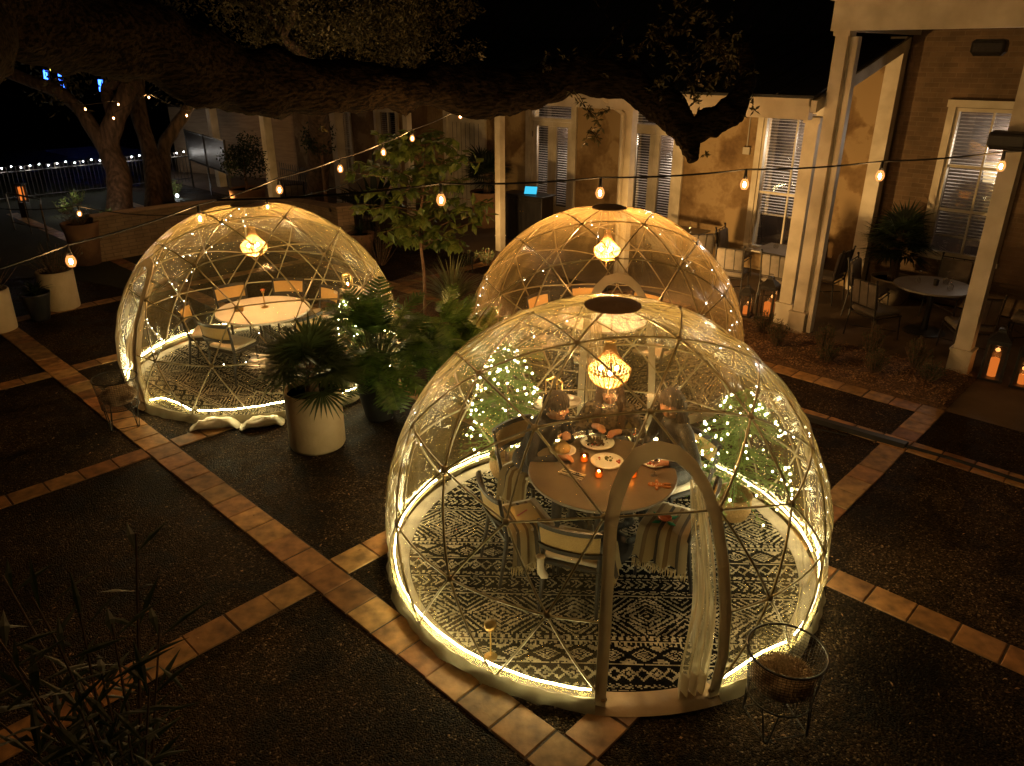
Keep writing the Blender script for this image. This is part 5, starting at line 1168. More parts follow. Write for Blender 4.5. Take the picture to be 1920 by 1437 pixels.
bl = thing('stucco_building', 'long ochre stucco building with white french doors and a low dark porch roof', 'building', (0, 0, 0), SA)
w = MB(); Y0 = 14.0
ops = [(-6.9, -5.88, .42, 3.02), (-9.96, -8.66, 0, 2.98), (-12.84, -11.5, 0, 2.98), (-15.95, -14.35, 0, 2.6), (-18.9, -18.0, .0, 2.5), (-20.9, -20.3, .5, 2.4)]
wall_open(w, -26, -4.62, Y0, Y0+.3, 0, 4.2, ops); w.build('stucco_wall', STUCCO, bl)
window(bl, -6.9, -5.88, .42, 3.02, Y0+.05, 1.12, W=100, mull=(.62,))
french(bl, -9.96, -8.66, 2.98, Y0+.05); french(bl, -12.84, -11.5, 2.98, Y0+.05, W=45)
d = MB(); frame_rect(d, -15.95, -14.35, 0, 2.6, Y0+.02, .13, .14); d.box((-15.15, Y0+.03, 1.33), (1.34, .05, 2.3)); dd = d.build('plank_door', WHITE, bl)
g = MB(); [g.box((-15.8+.165*i, Y0+.001, 1.28), (.008, .006, 2.1)) for i in range(1, 9)]; g.box((-15.15, Y0-.002, .09), (1.34, .01, .05)); g.build('board_groove', RUBBER, dd)
window(bl, -18.9, -18.0, .9, 2.5, Y0+.05, 1.4, W=.6); w = MB(); w.box((-18.45, Y0+.15, .42), (.9, .28, .84)); w.build('wall_panel', WHITE, bl)
window(bl, -20.9, -20.3, .5, 2.4, Y0+.05, 1.0, W=.3)
p = MB(); p.box((-4.73, Y0-.05, 2.1), (.24, .22, 4.2)); p.build('corner_pilaster', WHITE, bl)
rf = MB(); rf.add([(-26, 10.72, 3.42), (-4.62, 10.72, 3.42), (-4.62, 14.3, 4.28), (-26, 14.3, 4.28), (-26, 10.72, 3.38), (-4.62, 10.72, 3.38), (-4.62, 14.3, 4.24), (-26, 14.3, 4.24)], [(0, 1, 2, 3), (7, 6, 5, 4), (0, 4, 5, 1), (1, 5, 6, 2)])
rf.add([(-26, 14.3, 4.28), (-4.62, 14.3, 4.28), (-4.62, 19, 7.2), (-26, 19, 7.2)], [(0, 1, 2, 3)])
for k in range(44):
    a = -25.8+.48*k; rf.tube([(a, 10.73, 3.43), (a, 14.3, 4.29), (a, 19, 7.21)], .014, 4)
rf.build('porch_roof', ROOFM, bl)
fa = MB(); fa.box((-15.34, 10.80, 3.33), (21.3, .10, .10)); fa.box((-15.34, 10.86, 3.19), (21.3, .14, .18)); fa.box((-15.34, 10.74, 3.395), (21.35, .03, .04)); fa.build('fascia', WHITE, bl)
rk = MB(); rk.add([(-4.66, 10.75, 3.20), (-4.58, 10.75, 3.20), (-4.58, 14.0, 4.02), (-4.66, 14.0, 4.02), (-4.66, 10.75, 3.36), (-4.58, 10.75, 3.36), (-4.58, 14.0, 4.20), (-4.66, 14.0, 4.20)], [(0, 3, 2, 1), (4, 5, 6, 7), (0, 1, 5, 4), (1, 2, 6, 5), (2, 3, 7, 6), (3, 0, 4, 7)]); rk.build('rake_board', WHITE, bl)
sf = MB(); sf.add([(-26, 10.94, 3.30), (-4.67, 10.94, 3.30), (-4.67, 14, 4.12), (-26, 14, 4.12)], [(3, 2, 1, 0)]); sf.build('soffit', pm('soffit_boards', (.4, .36, .3), (.33, .3, .25), 3, .8), bl)
def post(parent, a, b, h, w=.17, bw=.24, bh=.32):
    m_ = MB(); m_.box((a, b, bh/2), (bw, bw, bh)); m_.box((a, b, bh+.012), (bw+.02, bw+.02, .024)); m_.box((a, b, (h+bh)/2+.012), (w, w, h-bh-.024)); m_.box((a, b, h-.05), (w+.05, w+.05, .08)); return m_.build('porch_post', WHITE, parent)
post(bl, -4.80, 11.3, 3.12, .2, .27)
for a in (-8.05, -11.5, -14.52): post(bl, a, 11.6 if a < -9 else 11.35, 3.14, .15, .15)
for a in (-17.4, -21.0, -24.3): post(bl, a, 11.6, 3.14, .24, .24)
gu = MB(); gu.tube([(-8.75, 10.70, 3.36), (-8.35, 10.70, 3.36), (-8.18, 10.8, 3.22), (-8.12, 11.2, 3.0), (-8.12, 11.24, .1)], .045, 8); gu.build('downspout', WHITE, bl)
jb = MB(); jb.box((-7.18, Y0-.03, 2.25), (.14, .06, .13)); jb.tube([(-7.19, Y0-.02, 2.3), (-7.19, Y0-.02, 3.2)], .012, 6); jb.build('conduit_box', pm('grey_paint', (.45, .42, .36), (.4, .37, .3), 4, .5), bl)
b2 = thing('brick_building', 'taller brick wing with a high white porch beam at the right', 'building', (0, 0, 0), SA)
Y1 = 14.12
w = MB(); wall_open(w, -4.60, 6, Y1, Y1+.3, 0, 5.4, [(-3.74, -2.75, .82, 3.16)]); w.build('brick_wall', BRICK, b2)
window(b2, -3.74, -2.75, .82, 3.16, Y1+.05, 1.16, rails=(.32, .62), W=100, mull=(.55,))
sh = MB(); sh.lathe([(.13, 0), (.17, .3)], (-3.12, Y1+.55, 2.0), 20); sh.build('lamp_shade', E_SHADE, b2)
bm = MB(); bm.box((.75, 10.98, 4.40), (10.7, .20, .36)); bm.box((.75, 10.93, 4.66), (10.75, .30, .16)); bm.box((.75, 10.90, 4.80), (10.8, .40, .12)); bm.build('porch_beam', WHITE, b2)
bm = MB(); bm.box((-4.50, 12.5, 4.40), (.16, 2.8, .36)); bm.box((.7, 12.5, 4.62), (10.4, 2.9, .04)); bm.build('porch_ceiling', pm('ceiling_boards', (.42, .4, .36), (.36, .34, .3), 3, .7), b2)
rf = MB(); rf.box((.75, 12.6, 4.92), (10.9, 3.8, .08)); rf.build('porch_roof', ROOFM, b2)
post(b2, -4.46, 11.02, 4.25, .17, .25); m_ = MB(); m_.box((-4.27, 11.0, 2.1), (.06, .12, 4.1)); m_.box((-4.335, 11.05, 2.1), (.09, .06, 4.1)); m_.build('post_trim', WHITE, b2)
post(b2, -2.18, 10.98, 4.25, .2, .26); post(b2, .7, 10.98, 4.25, .2, .26)
# heaters
def heater(label, a, b, z, w=.42, mount=None):
    t = thing('patio_heater', label, 'heater', sp(a, b, z), SA, 'black wall speakers on the porch'); MB().rbox((0, 0, 0), (w, .22, .21), .05).build('housing', BLACKM, t); MB().box((0, .13, 0), (.1, .08, .06)).build('bracket', BLACKM, t); g = MB(); [g.box((0, -.112, -.07+.02*i), (w*.8, .004, .006)) for i in range(8)]; g.build('grille', RUBBER, t)
heater('black box speaker fixed to the front of the nearest porch post', -2.22, 10.76, 3.0); heater('black box speaker under the high porch ceiling by the brick wall', -3.05, 12.4, 4.02)

# ---------------------------------------------------------------- porch furniture
def patio_chair():
    t = thing('patio_chair', '', 'chair', group='black metal patio chairs with pale cushions')
    MB().rbox((0, 0, .43), (.50, .50, .09), .04).build('seat_cushion', GREYC, t, smooth=True)
    f = MB(); f.tube([(-.25, .25, .375), (.25, .25, .375), (.25, -.25, .375), (-.25, -.25, .375)], .012, 5, closed=True); f.tube([(-.24, .22, .14), (.24, -.22, .14)], .008, 5); f.tube([(.24, .22, .14), (-.24, -.22, .14)], .008, 5); f.build('seat_frame', BLACKM, t)
    for sx in (-1, 1):
        MB().tube([(sx*.24, .24, .38), (sx*.25, .27, 0)], .012, 6).build('leg', BLACKM, t); MB().tube([(sx*.24, -.33, .94), (sx*.24, -.25, .40), (sx*.25, -.29, 0)], .013, 6).build('leg', BLACKM, t)
        MB().sph((sx*.24, -.335, .95), .02, 7, 5).build('finial', BLACKM, t)
    f = MB(); f.tube([(-.24, -.325, .90), (.24, -.325, .90)], .010, 5); f.tube([(-.24, -.27, .52), (.24, -.27, .52)], .009, 5); [f.tube([(x, -.27, .52), (x, -.325, .90)], .009, 5) for x in (-.08, .08)]; f.build('back_frame', BLACKM, t)
    M = Matrix.Rotation(R_(8), 4, 'X'); MB().rbox((0, -.262, .69), (.46, .07, .40), .03, M).build('back_cushion', GREYC, t, smooth=True)
    return t
pc0 = patio_chair(); pf = {}
def pchair(a, b, rz, label): return place(pc0, sp(a, b, .006), SA+rz, label, pf)
TA = sp(-5.75, 12.95); TB = sp(-3.05, 12.35); TC = sp(-7.9, 13.1)
for (a, b, rz, l) in [(-6.2, 12.05, 0.25, 'patio chair at the near left of the square porch table'), (-6.75, 13.15, -1.4, 'patio chair at the left end of the square porch table'), (-5.6, 13.7, PI, 'patio chair by the wall behind the square porch table'), (-4.9, 12.9, 1.57, 'patio chair at the right of the square porch table behind the posts'), (-5.35, 12.15, 0, 'patio chair directly behind the thin porch post'),
                      (-3.55, 11.55, -.45, 'patio chair with a barred back nearest the mulch bed'), (-4.0, 12.5, -1.5, 'patio chair left of the round marble porch table'), (-3.1, 13.35, PI, 'patio chair under the window behind the round porch table'), (-2.35, 11.75, .6, 'patio chair tucked behind the nearest big post'), (-1.75, 12.7, 1.6, 'patio chair at the far right of the round porch table'),
                      (-8.5, 12.4, .3, 'patio chair in front of the far square table seen above the back dome'), (-7.3, 12.6, .9, 'patio chair right of the far small table'), (-11.6, 12.9, .2, 'patio chair beside the host stand')]: pchair(a, b, rz, l)
def sq_table(P, label):
    t = thing('patio_table', label, 'table', P+Vector((0, 0, .006)), SA, 'porch tables'); MB().rbox((0, 0, .72), (.8, .8, .035), .012).build('tabletop', pm('grey_stone_top', (.3, .27, .22), (.24, .21, .17), 4, .4), t); MB().lathe([(.24, 0), (.24, .012), (.035, .03), (.03, .68), (.1, .7)], n=20).build('pedestal', BLACKM, t)
sq_table(TA, 'square stone-topped porch table behind the thin post'); sq_table(TC, 'small square porch table far left by the stucco wall')
round_table('patio_table', 'round marble porch table behind the nearest big post', TB, .55, pm('grey_marble_top', (.26, .23, .19), (.2, .17, .14), 3, .3), .74, 'porch tables', .006)
for P, a, b, z, l in [(TA, -.12, .0, .744, 'upturned goblet on the square porch table, left one'), (TA, .08, .15, .744, 'upturned goblet on the square porch table, rear one'), (TB, -.22, -.05, .747, 'upturned goblet on the round porch table, left one'), (TB, .1, .22, .747, 'upturned goblet on the round porch table, rear one'), (TB, .25, -.1, .747, 'upturned goblet on the round porch table by the post'), (TC, .1, .1, .744, 'upturned goblet on the far square porch table')]:
    q = P+E1*a+E2*b; g = dup(gob0, (q.x, q.y, z+.19), 0, l, 'upturned goblets on the porch tables'); g.rotation_euler = (PI, 0, 0); g.scale = (1.2, 1.2, 1)
for P, a, b, z, l in [(TA, .2, .0, .744, 'dark votive holder on the square porch table'), (TB, .02, .02, .747, 'dark votive holder on the round porch table')]:
    t = thing('votive_holder', l, 'candle holder', P+E1*a+E2*b+Vector((0, 0, z))); MB().lathe([(.001, 0), (.035, 0), (.038, .09), (.033, .09), (.03, .01), (.001, .01)], n=14).build('cup', BLACKM, t)
def floor_lantern(label, a, b, s_, lit, cl):
    t = thing('floor_lantern', label, 'lantern', sp(a, b, .012), SA+.15, 'black floor lanterns on the porch'); w = .13*s_; h = .5*s_
    MB().box((0, 0, .015), (2*w+.03, 2*w+.03, .03)).build('base', BLACKM, t); f = MB()
    for sx in (-1, 1):
        for sy in (-1, 1): f.box((sx*(w-.012), sy*(w-.012), h/2+.03), (.03, .03, h))
    for sy in (-1, 1): f.box((0, sy*(w-.012), h+.02), (2*w, .03, .05)); f.box((sy*(w-.012), 0, h+.02), (.03, 2*w, .05))
    f.build('frame', BLACKM, t); MB().lathe([(w*1.45, 0), (w*.9, .06*s_), (w*.5, .10*s_), (w*.45, .14*s_), (.001, .15*s_)], (0, 0, h+.045), 4, Matrix.Rotation(PI/4, 4, 'Z')).build('roof', BLACKM, t)
    MB().ring(.03*s_, 0, .004, 12, 4).build('handle', BLACKM, t).location = (0, 0, h+.22*s_)
    g = MB(); 
    for sy in (-1, 1): g.box((0, sy*(w-.012), h/2+.03), (2*w-.06, .003, h-.04))
    g.build('glass_side', GLASS, t)
    c = thing('pillar_candle', cl, 'candle', sp(a, b, .045), 0, 'glowing pillar candles in the lanterns'); MB().lathe([(.001, 0), (.05*s_, 0), (.052*s_, .2*lit), (.046*s_, .205*lit), (.035*s_, .19*lit), (.001, .185*lit)], n=20).build('wax', E_WAX, c, smooth=False)
    light('candle_light', sp(a, b, .045+.24*lit), .35, (1, .4, .1), .03)
floor_lantern('small black floor lantern left of the thin post', -5.42, 11.14, .72, .62, 'short orange pillar candle in the small lantern by the thin post'); floor_lantern('large black floor lantern beside the thin post', -5.12, 11.28, 1.0, 1.1, 'tall orange pillar candle in the lantern by the thin post')
floor_lantern('tall black floor lantern beside the nearest big post', -1.80, 11.0, 1.0, 1.2, 'tall glowing pillar candle in the lantern by the nearest big post'); floor_lantern('short black floor lantern at the far right of the porch', -1.45, 10.97, .85, .6, 'short red-orange candle in the rightmost lantern')
pot('stone_planter', 'big round stone planter with a palm against the brick wall', sp(-4.0, 13.55, .006), [(.001, 0), (.22, 0), (.3, .15), (.34, .42), (.35, .45), (.31, .45), (.30, .4)], pm('grey_planter', (.34, .28, .2), (.27, .22, .15), 4, .8, .3, 30)); fan_palm('dark fan palm in the stone planter by the brick wall window', sp(-4.0, 13.55, .40), 1.25, 44, DARKL, .75, 71)
# palm left of the first french door and its terracotta pot
pot('terracotta_planter', 'big worn clay planter between the plank door and the french door', sp(-13.55, 13.2, .006), [(.001, 0), (.3, 0), (.36, .4), (.4, .8), (.42, .86), (.37, .86), (.35, .8)], TERRAPOT); fan_palm('dark palm in the worn clay planter by the french doors', sp(-13.55, 13.2, .8), 1.35, 34, DARKL, .5, 72)
# host stand with a tablet
t = thing('host_stand', 'black wooden host stand in front of the first french doors', 'stand', sp(-11.75, 12.75, .006), SA+.1)
mb = MB(); mb.rbox((0, 0, .52), (1.1, .45, 1.02), .02); mb.build('cabinet', BLACKW, t); MB().rbox((0, 0, 1.045), (1.18, .52, .03), .01).build('top', BLACKW, t); g = MB(); [g.box((x, -.23, .6), (.5, .012, .7)) for x in (-.27, .27)]; g.build('door_panel', BLACKW, t); g = MB(); [g.sph((x, -.245, .7), .012, 6, 4) for x in (-.04, .04)]; g.build('knob', GOLD, t)
t = thing('tablet_computer', 'glowing blue tablet screen propped on the host stand', 'tablet', sp(-11.62, 12.7, 1.07), SA+.5); M = Matrix.Rotation(R_(35), 4, 'X')
MB().box((0, 0, .09), (.30, .014, .20), M.inverted() @ Matrix.Identity(4)).build('case', BLACKM, t); MB().box((0, -.006, .087), (.28, .012, .18), M.inverted()).build('screen', E_SCREEN, t); MB().box((0, .04, .02), (.16, .12, .02)).build('foot', BLACKM, t)
light('tablet_light', sp(-11.62, 12.5, 1.3), .25, (.2, .7, 1), .08)

# small shrubs in the mulch
for i, (px, py, s_) in enumerate([(1432, 625, .34), (1455, 650, .38), (1545, 655, .36), (1550, 680, .30), (1632, 665, .44), (1640, 700, .36), (1715, 690, .42), (1740, 715, .28)]):
    p = gp(px, py, .05); where = ['leftmost, by the lantern', 'below the thin post', 'right of the corner post base', 'in front of the corner post shrub', 'in the middle of the bed', 'in the middle at the front', 'left of the big post', 'at the right tip of the bed'][i]
    shrub('small dark rosemary-like shrub in the mulch, '+where, p, .19, s_*1.15, 900, leafmat('rosemary', (.03, .055, .02), (.07, .10, .035)), 80+i, 'rosemary_shrub', 'small shrubs in the mulch bed', .03)
for i, (px, py, s_) in enumerate([(880, 500, .35), (915, 498, .4)]): shrub('small shrub beside the far porch post, '+('left one' if i == 0 else 'right one'), gp(px, py, 0), .25, s_, 260, MATS['rosemary'], 95+i, 'rosemary_shrub', 'small shrubs by the far post', .05)

# ---------------------------------------------------------------- brick garden wall, back fences, far things
def curve(pts, n=8):
    o = []; P = [Vector(p) for p in pts]; P = [P[0]*2-P[1]]+P+[P[-1]*2-P[-2]]
    for i in range(1, len(P)-2):
        for k in range(n): t = k/n; a, b, c, d = P[i-1:i+3]; o.append(.5*((2*b)+(c-a)*t+(2*a-5*b+4*c-d)*t*t+(3*b-a-3*c+d)*t**3))
    o.append(P[-2]); return o
t = thing('garden_wall', 'low curving pale brick wall behind the left dome', 'wall', (-5, 17, 0)); top = curve([(-8.6, 15.4, 0), (-7.9, 16.2, 0), (-7.0, 17.0, 0), (-6.0, 17.45, 0), (-5.0, 17.35, 0), (-4.2, 16.8, 0), (-3.75, 16.35, 0)], 6); mb = MB(); vs = []; o = Vector((-5, 17, 0))
for i, p in enumerate(top):
    tn = (top[min(i+1, len(top)-1)]-top[max(i-1, 0)]).normalized(); nn = Vector((-tn.y, tn.x, 0)); q = p-o; vs += [q+nn*.17, q-nn*.17, q+nn*.17+Vector((0, 0, .86)), q-nn*.17+Vector((0, 0, .86))]
mb.add(vs, [f for i in range(len(top)-1) for f in ((4*i+1, 4*i+5, 4*i+7, 4*i+3), (4*i, 4*i+2, 4*i+6, 4*i+4), (4*i+2, 4*i+3, 4*i+7, 4*i+6))]); mb.build('brick_run', YBRICK, t); mb = MB(); vs = []
for i, p in enumerate(top):
    tn = (top[min(i+1, len(top)-1)]-top[max(i-1, 0)]).normalized(); nn = Vector((-tn.y, tn.x, 0)); q = p-o; vs += [q+nn*.2+Vector((0, 0, .862)), q-nn*.2+Vector((0, 0, .862)), q+nn*.2+Vector((0, 0, .93)), q-nn*.2+Vector((0, 0, .93))]
mb.add(vs, [f for i in range(len(top)-1) for f in ((4*i+1, 4*i+5, 4*i+7, 4*i+3), (4*i, 4*i+2, 4*i+6, 4*i+4), (4*i+2, 4*i+3, 4*i+7, 4*i+6), (4*i, 4*i+4, 4*i+5, 4*i+1))]); mb.build('coping', YBRICK, t); mb = MB(); mb.box(Vector((-3.62, 16.2, .48))-o, (.36, .36, .96), rz=.6); mb.box(Vector((-3.62, 16.2, .99))-o, (.42, .42, .06), rz=.6); mb.build('end_pier', YBRICK, t)
pot('terracotta_planter', 'tall worn clay planter against the left end of the brick wall', (-8.7, 15.2, 0), [(.001, 0), (.24, 0), (.32, .7), (.36, .85), (.31, .85), (.3, .8)], TERRAPOT); shrub('dark shrub in the clay planter by the brick wall', (-8.7, 15.2, .8), .5, .45, 500, DARKL, 101)
pot('terracotta_planter', 'worn clay planter right of the brick wall pier', (-3.15, 15.6, 0), [(.001, 0), (.2, 0), (.27, .5), (.29, .55), (.25, .55), (.24, .5)], TERRAPOT); straps('grass_clump', 'drooping grass in the clay planter by the brick pier', (-3.15, 15.6, .5), 90, .55, .02, DARKL, 102, up=.7)
straps('dracaena', 'large dark broad-leaved plant behind the sapling', (-3.3, 18.3, .0), 60, 2.3, .22, DARKL, 103, up=.85); shrub('dark shrub left of the sapling trunk', (-2.7, 15.1, 0), .45, .9, 600, DARKL, 104)
def picket(label, A, B, h, name='picket_fence', lights=False, sp_=.115, mat=BLACKM, z0=0):
    A, B = Vector(A), Vector(B); t = thing(name, label, 'fence', A, 0); d = B-A; n = int(d.length/sp_); mb = MB()
    for z in (h*.12, h*.88): MB().tube([Vector((0, 0, z)), d+Vector((0, 0, z))], .018, 4).build('rail', mat, t)
    pk = MB()
    for i in range(n+1): p = d*i/n; pk.tube([p+Vector((0, 0, z0)), p+Vector((0, 0, h*1.03))], .010, 4)
    pk.build('pickets', mat, t, kind='stuff' if False else None); return t, d
FA = gp(-60, 322, .95); FB = gp(352, 286, .95); FA.z = FB.z = 0
picket('black picket fence draped with white fairy lights at far left', FA, FB, .95, mat=pm('grey_metal', (.07, .06, .05), (.05, .045, .04), 9, .5))
t = thing('icicle_lights', 'row of cool white fairy bulbs along the top of the far picket fence', 'fairy lights', FA, 0); d = FB-FA; mb = MB(); mb.tube([Vector((0, -.02, .98)), d+Vector((0, -.02, .98))], .006, 4); mb.build('wire', BLACKM, t)
bb = keep(MB().sph((0, 0, 0), .018, 7, 5), E_COLD)
for i in range(26):
    p = d*(i+.5)/26+Vector((0, -.03, .96+.03*math.sin(i*2.1))); q = bpy.data.objects.new('bulb', bb); COL.objects.link(q); q.parent = t; q.location = p
    if i % 3 == 0: light('fence_bulb_light', FA+p+Vector((0, -.08, 0)), 2, (1, .92, .8), .03)
# tall beige screen fence
fz = 2.0; A = dp(330, 225, 27); B = dp(655, 208, 24); A.z = B.z = 0; t = thing('screen_fence', 'tall beige board fence closing the far side of the courtyard', 'fence', A, 0); d = B-A; ang = math.atan2(d.y, d.x); mb = MB()
M = Matrix.Rotation(ang, 4, 'Z'); ln = d.length+1.5; mb.add([M @ Vector(v) for v in [(-.3, 0, 0), (ln, 0, 0), (ln, 0, 2.25), (-.3, 0, 2.25), (-.3, .06, 0), (ln, .06, 0), (ln, .06, 2.25), (-.3, .06, 2.25)]], [(0, 1, 2, 3), (5, 4, 7, 6), (3, 2, 6, 7)]); mb.build('boards', FENCEW, t); mb = MB(); mb.add([M @ Vector(v) for v in [(-.3, -.04, 2.26), (ln, -.04, 2.26), (ln, .1, 2.26), (-.3, .1, 2.26), (-.3, -.04, 2.31), (ln, -.04, 2.31), (ln, .1, 2.31), (-.3, .1, 2.31)]], [(0, 1, 5, 4), (4, 5, 6, 7), (3, 2, 1, 0)]); mb.build('cap_rail', BLACKM, t); mb = MB(); [mb.tube([M @ Vector((.12*i, .03, 2.3)), M @ Vector((.12*i, .03, 2.36))], .012, 4) for i in range(int(ln/.12))]; mb.build('spikes', BLACKM, t)
light('fence_fill_light', (A+B)/2+Vector((-.6, -3.2, 2.4)), 7, (1, .62, .3), .2); light('fence_fill_light', A+Vector((.4, -1.3, 1.0)), 4, (.95, .92, .85), .15)  # added lamps without fixtures that brighten the board fence
# sliding gate panel and railing
A = dp(350, 270, 24); B = dp(425, 300, 21); t = thing('metal_gate', 'grey mesh gate panels between the far fence and the first post', 'gate', (A.x, A.y, 0), 0); d = B-A; d.z = 0; mb = MB(); mb.add([Vector((0, 0, .9)), d+Vector((0, 0, .9)), d+Vector((0, 0, 1.75)), Vector((0, 0, 1.75))], [(0, 1, 2, 3)]); mb.build('mesh_panel', pm('perforated_sheet', (.12, .1, .08), (.08, .07, .055), 60, .35, metal=.6), t); mb = MB(); [mb.tube([d*u+Vector((0, 0, 0)), d*u+Vector((0, 0, 1.8))], .03, 5) for u in (0, .5, 1)]; [mb.tube([Vector((0, 0, z)), d+Vector((0, 0, z))], .025, 5) for z in (.88, 1.76)]; mb.build('gate_frame', BLACKM, t)
A = dp(522, 292, 21.5); B = dp(585, 288, 20); A.z = B.z = 0; picket('dark porch railing behind the double post', A, B, 1.1, 'porch_railing', sp_=.13, mat=BLACKM)
A = dp(640, 345, 17.8); B = dp(700, 355, 16.6); A.z = B.z = 0; picket('dark porch railing right of the brick wall pier', A, B, .95, 'porch_railing', sp_=.13, mat=BLACKM)
# hanging / standing dark shrubs near posts
def bushy(label, px, py, D, r, n, seed, name='bush', leaf=.09, mat=DARKL):
    global rng
    c = dp(px, py, D); sv = rng; rng = random.Random(seed); t = thing(name, label, 'bush', (c.x, c.y, 0)); lv = MB(); st = MB(); st.tube([(0, 0, 0), (0, 0, c.z)], [.05, .03], 6); cl = [rv(r*.6) for _ in range(9)]
    for k in range(n):
        q = rng.choice(cl); d = rv().normalized()*r*.55*rng.random()**.4; p = Vector((0, 0, c.z))+q+d; lv.leaf(p, rv(), rv(), leaf*rng.uniform(.6, 1.3), leaf*.45)
    st.build('stem', STEMB, t); lv.build('leaves', mat, t); rng = sv
bushy('big dark round bush between the two far posts', 455, 295, 19, .62, 1700, 111); bushy('dark bush hanging under the oak limb by the double post', 600, 262, 17, .42, 1100, 112)
pot('terracotta_planter', 'wide clay planter under the big dark bush', (dp(455, 295, 19).x, dp(455, 295, 19).y, 0), [(.001, 0), (.35, 0), (.45, .8), (.42, .82), (.4, .76)], TERRAPOT)
# far porch furniture silhouettes
for i, (px, py, D) in enumerate([(548, 345, 19.5), (575, 350, 18.8), (690, 340, 17.5)]):
    c = dp(px, py, D); c.z = .006; dup(pc0, c, .8*i+.4, ['patio chair behind the brick wall, left one', 'patio chair behind the brick wall, middle one', 'patio chair behind the brick wall near the sapling'][i])
# far trees at left
def trunk_tree(label, base, paths, mat, cr=None, seed=1, name='oak_tree'):
    t = thing(name, label, 'tree', base); mb = MB()
    for pts, rs in paths:
        P = curve([Vector(p)-Vector(base) for p in pts], 5); rr = []
        for i in range(len(P)): u = i/(len(P)-1)*(len(rs)-1); k = min(int(u), len(rs)-2); rr.append(rs[k]+(rs[k+1]-rs[k])*(u-k))
        mb.tube(P, rr, 12)
    mb.v = [tuple(Vector(v)+Vector((math.sin(v[2]*7+v[0]*9), math.cos(v[2]*6+v[1]*8), 0))*.02) for v in mb.v]
    mb.build('trunk', mat, t, smooth=True)
    if cr:
        global rng
        sv = rng; rng = random.Random(seed); lv = MB()
        for c, r, n, ls in cr:
            c = Vector(c)-Vector(base); cl = [c+Vector((rng.uniform(-r, r), rng.uniform(-r, r)*.8, rng.uniform(-r, r)*.55)) for _ in range(max(6, n//60))]
            for k in range(n): q = rng.choice(cl)+rv().normalized()*r*.28*rng.random()**.5; lv.leaf(q, rv(), rv(), ls*rng.uniform(.6, 1.4), ls*.42)
        lv.build('crown', OAKL, t); rng = sv
    return t
D = 19.5
b = gp(225, 420, 0); 
trunk_tree('forked pale-lit oak trunk at far left wound with bulbs', b, [([b, dp(222, 330, D), dp(205, 275, D), dp(215, 225, D-.2), dp(240, 170, D-.3), dp(262, 110, D)], [.34, .29, .26, .26, .22, .16]), ([dp(205, 285, D), dp(170, 235, D-.2), dp(148, 205, D-.3), dp(105, 170, D-.3), dp(50, 150, D-.3), dp(-40, 112, D)], [.24, .19, .17, .17, .16, .14]), ([dp(215, 225, D-.2), dp(200, 170, D), dp(215, 150, D), dp(180, 110, D)], [.2, .15, .14, .12])], TRUNKB,
           [(dp(150, 60, D), 2.6, 2200, .16)], 121)
light('trunk_fill_light', dp(168, 290, D-1.6)*1.0, 7, (1, .6, .38), .1)  # added lamp with no fixture, to brighten the forked trunk
b = gp(290, 395, 0); trunk_tree('dark straight trunk behind the forked oak', b, [([b, dp(285, 300, 21), dp(262, 220, 21), dp(255, 120, 21)], [.26, .23, .21, .2])], TRUNKB)
b = gp(312, 380, 0); trunk_tree('leaning trunk right of the forked oak', b, [([b, dp(305, 300, 22), dp(315, 260, 22), dp(345, 215, 22), dp(380, 160, 22)], [.22, .2, .18, .16, .12])], TRUNKB)
# neon far away, seen between branches
def neon(label, px, py, D, w, h, mat, rot=0, name='neon_tube'):
    c = dp(px, py, D); t = thing(name, label, 'neon light', (c.x, c.y, c.z)); M = Matrix.Rotation(rot, 4, 'Y'); n = MB(); n.box((0, 0, 0), (w, .06, h), M); n.build('tube', mat, t); n = MB(); n.box((0, .06, 0), (w*1.9+.02, .05, h*1.08), M); n.build('backing', BLACKM, t)
neon('vertical blue neon tube, leftmost between the far branches', 86, 146, 34, .14, .62, E_BLUE, .12); neon('vertical blue neon tube, second from the left', 112, 140, 34, .12, .5, E_BLUE, .12); neon('short blue neon tube under the second one', 117, 163, 34, .13, .2, E_BLUE); neon('blue neon tube by the forked oak', 189, 161, 34, .16, .5, E_BLUE, .08); neon('small yellow lit mark above the blue neon', 96, 130, 34, .09, .14, E_YEL)
neon('long horizontal red bar for a car taillight streak at the far left edge', 15, 306, 32, 1.5, .06, E_RED, .04, 'taillight_streak')  # solid glowing bar modelled in place of a car's taillight streak
# path handrail, lantern, lit plants
A = gp(10, 362, .9); t = thing('handrail', 'bent black metal handrail at far left', 'handrail', (A.x, A.y, 0)); B = gp(75, 374, .9); d = Vector((B.x-A.x, B.y-A.y, 0)); mb = MB(); mb.tube([Vector((0, 0, 0)), Vector((0, 0, .88)), Vector((.05, 0, .9)), d+Vector((0, 0, .9)), d+Vector((.1, -.2, .82)), d+Vector((.15, -.3, 0))], .022, 6); mb.tube([Vector((0, 0, .2)), d+Vector((0, 0, .2))], .015, 5); mb.tube([d*.5, d*.5+Vector((0, 0, .9))], .015, 5); mb.build('rail', pm('worn_metal', (.3, .27, .22), (.2, .18, .15), 9, .35, metal=.7), t)
c = gp(52, 408, 0); t = thing('path_lantern', 'small path lantern with an orange glow by the handrail', 'lantern', c); MB().box((0, 0, .2), (.2, .2, .4)).build('pedestal', BLACKM, t); MB().box((0, 0, .62), (.09, .09, .34)).build('glow_panel', E_WAX, t); f = MB(); [f.box((sx*.08, sy*.08, .62), (.03, .03, .44)) for sx in (-1, 1) for sy in (-1, 1)]; f.box((0, 0, .86), (.24, .24, .04)); f.build('lantern_frame', BLACKM, t)
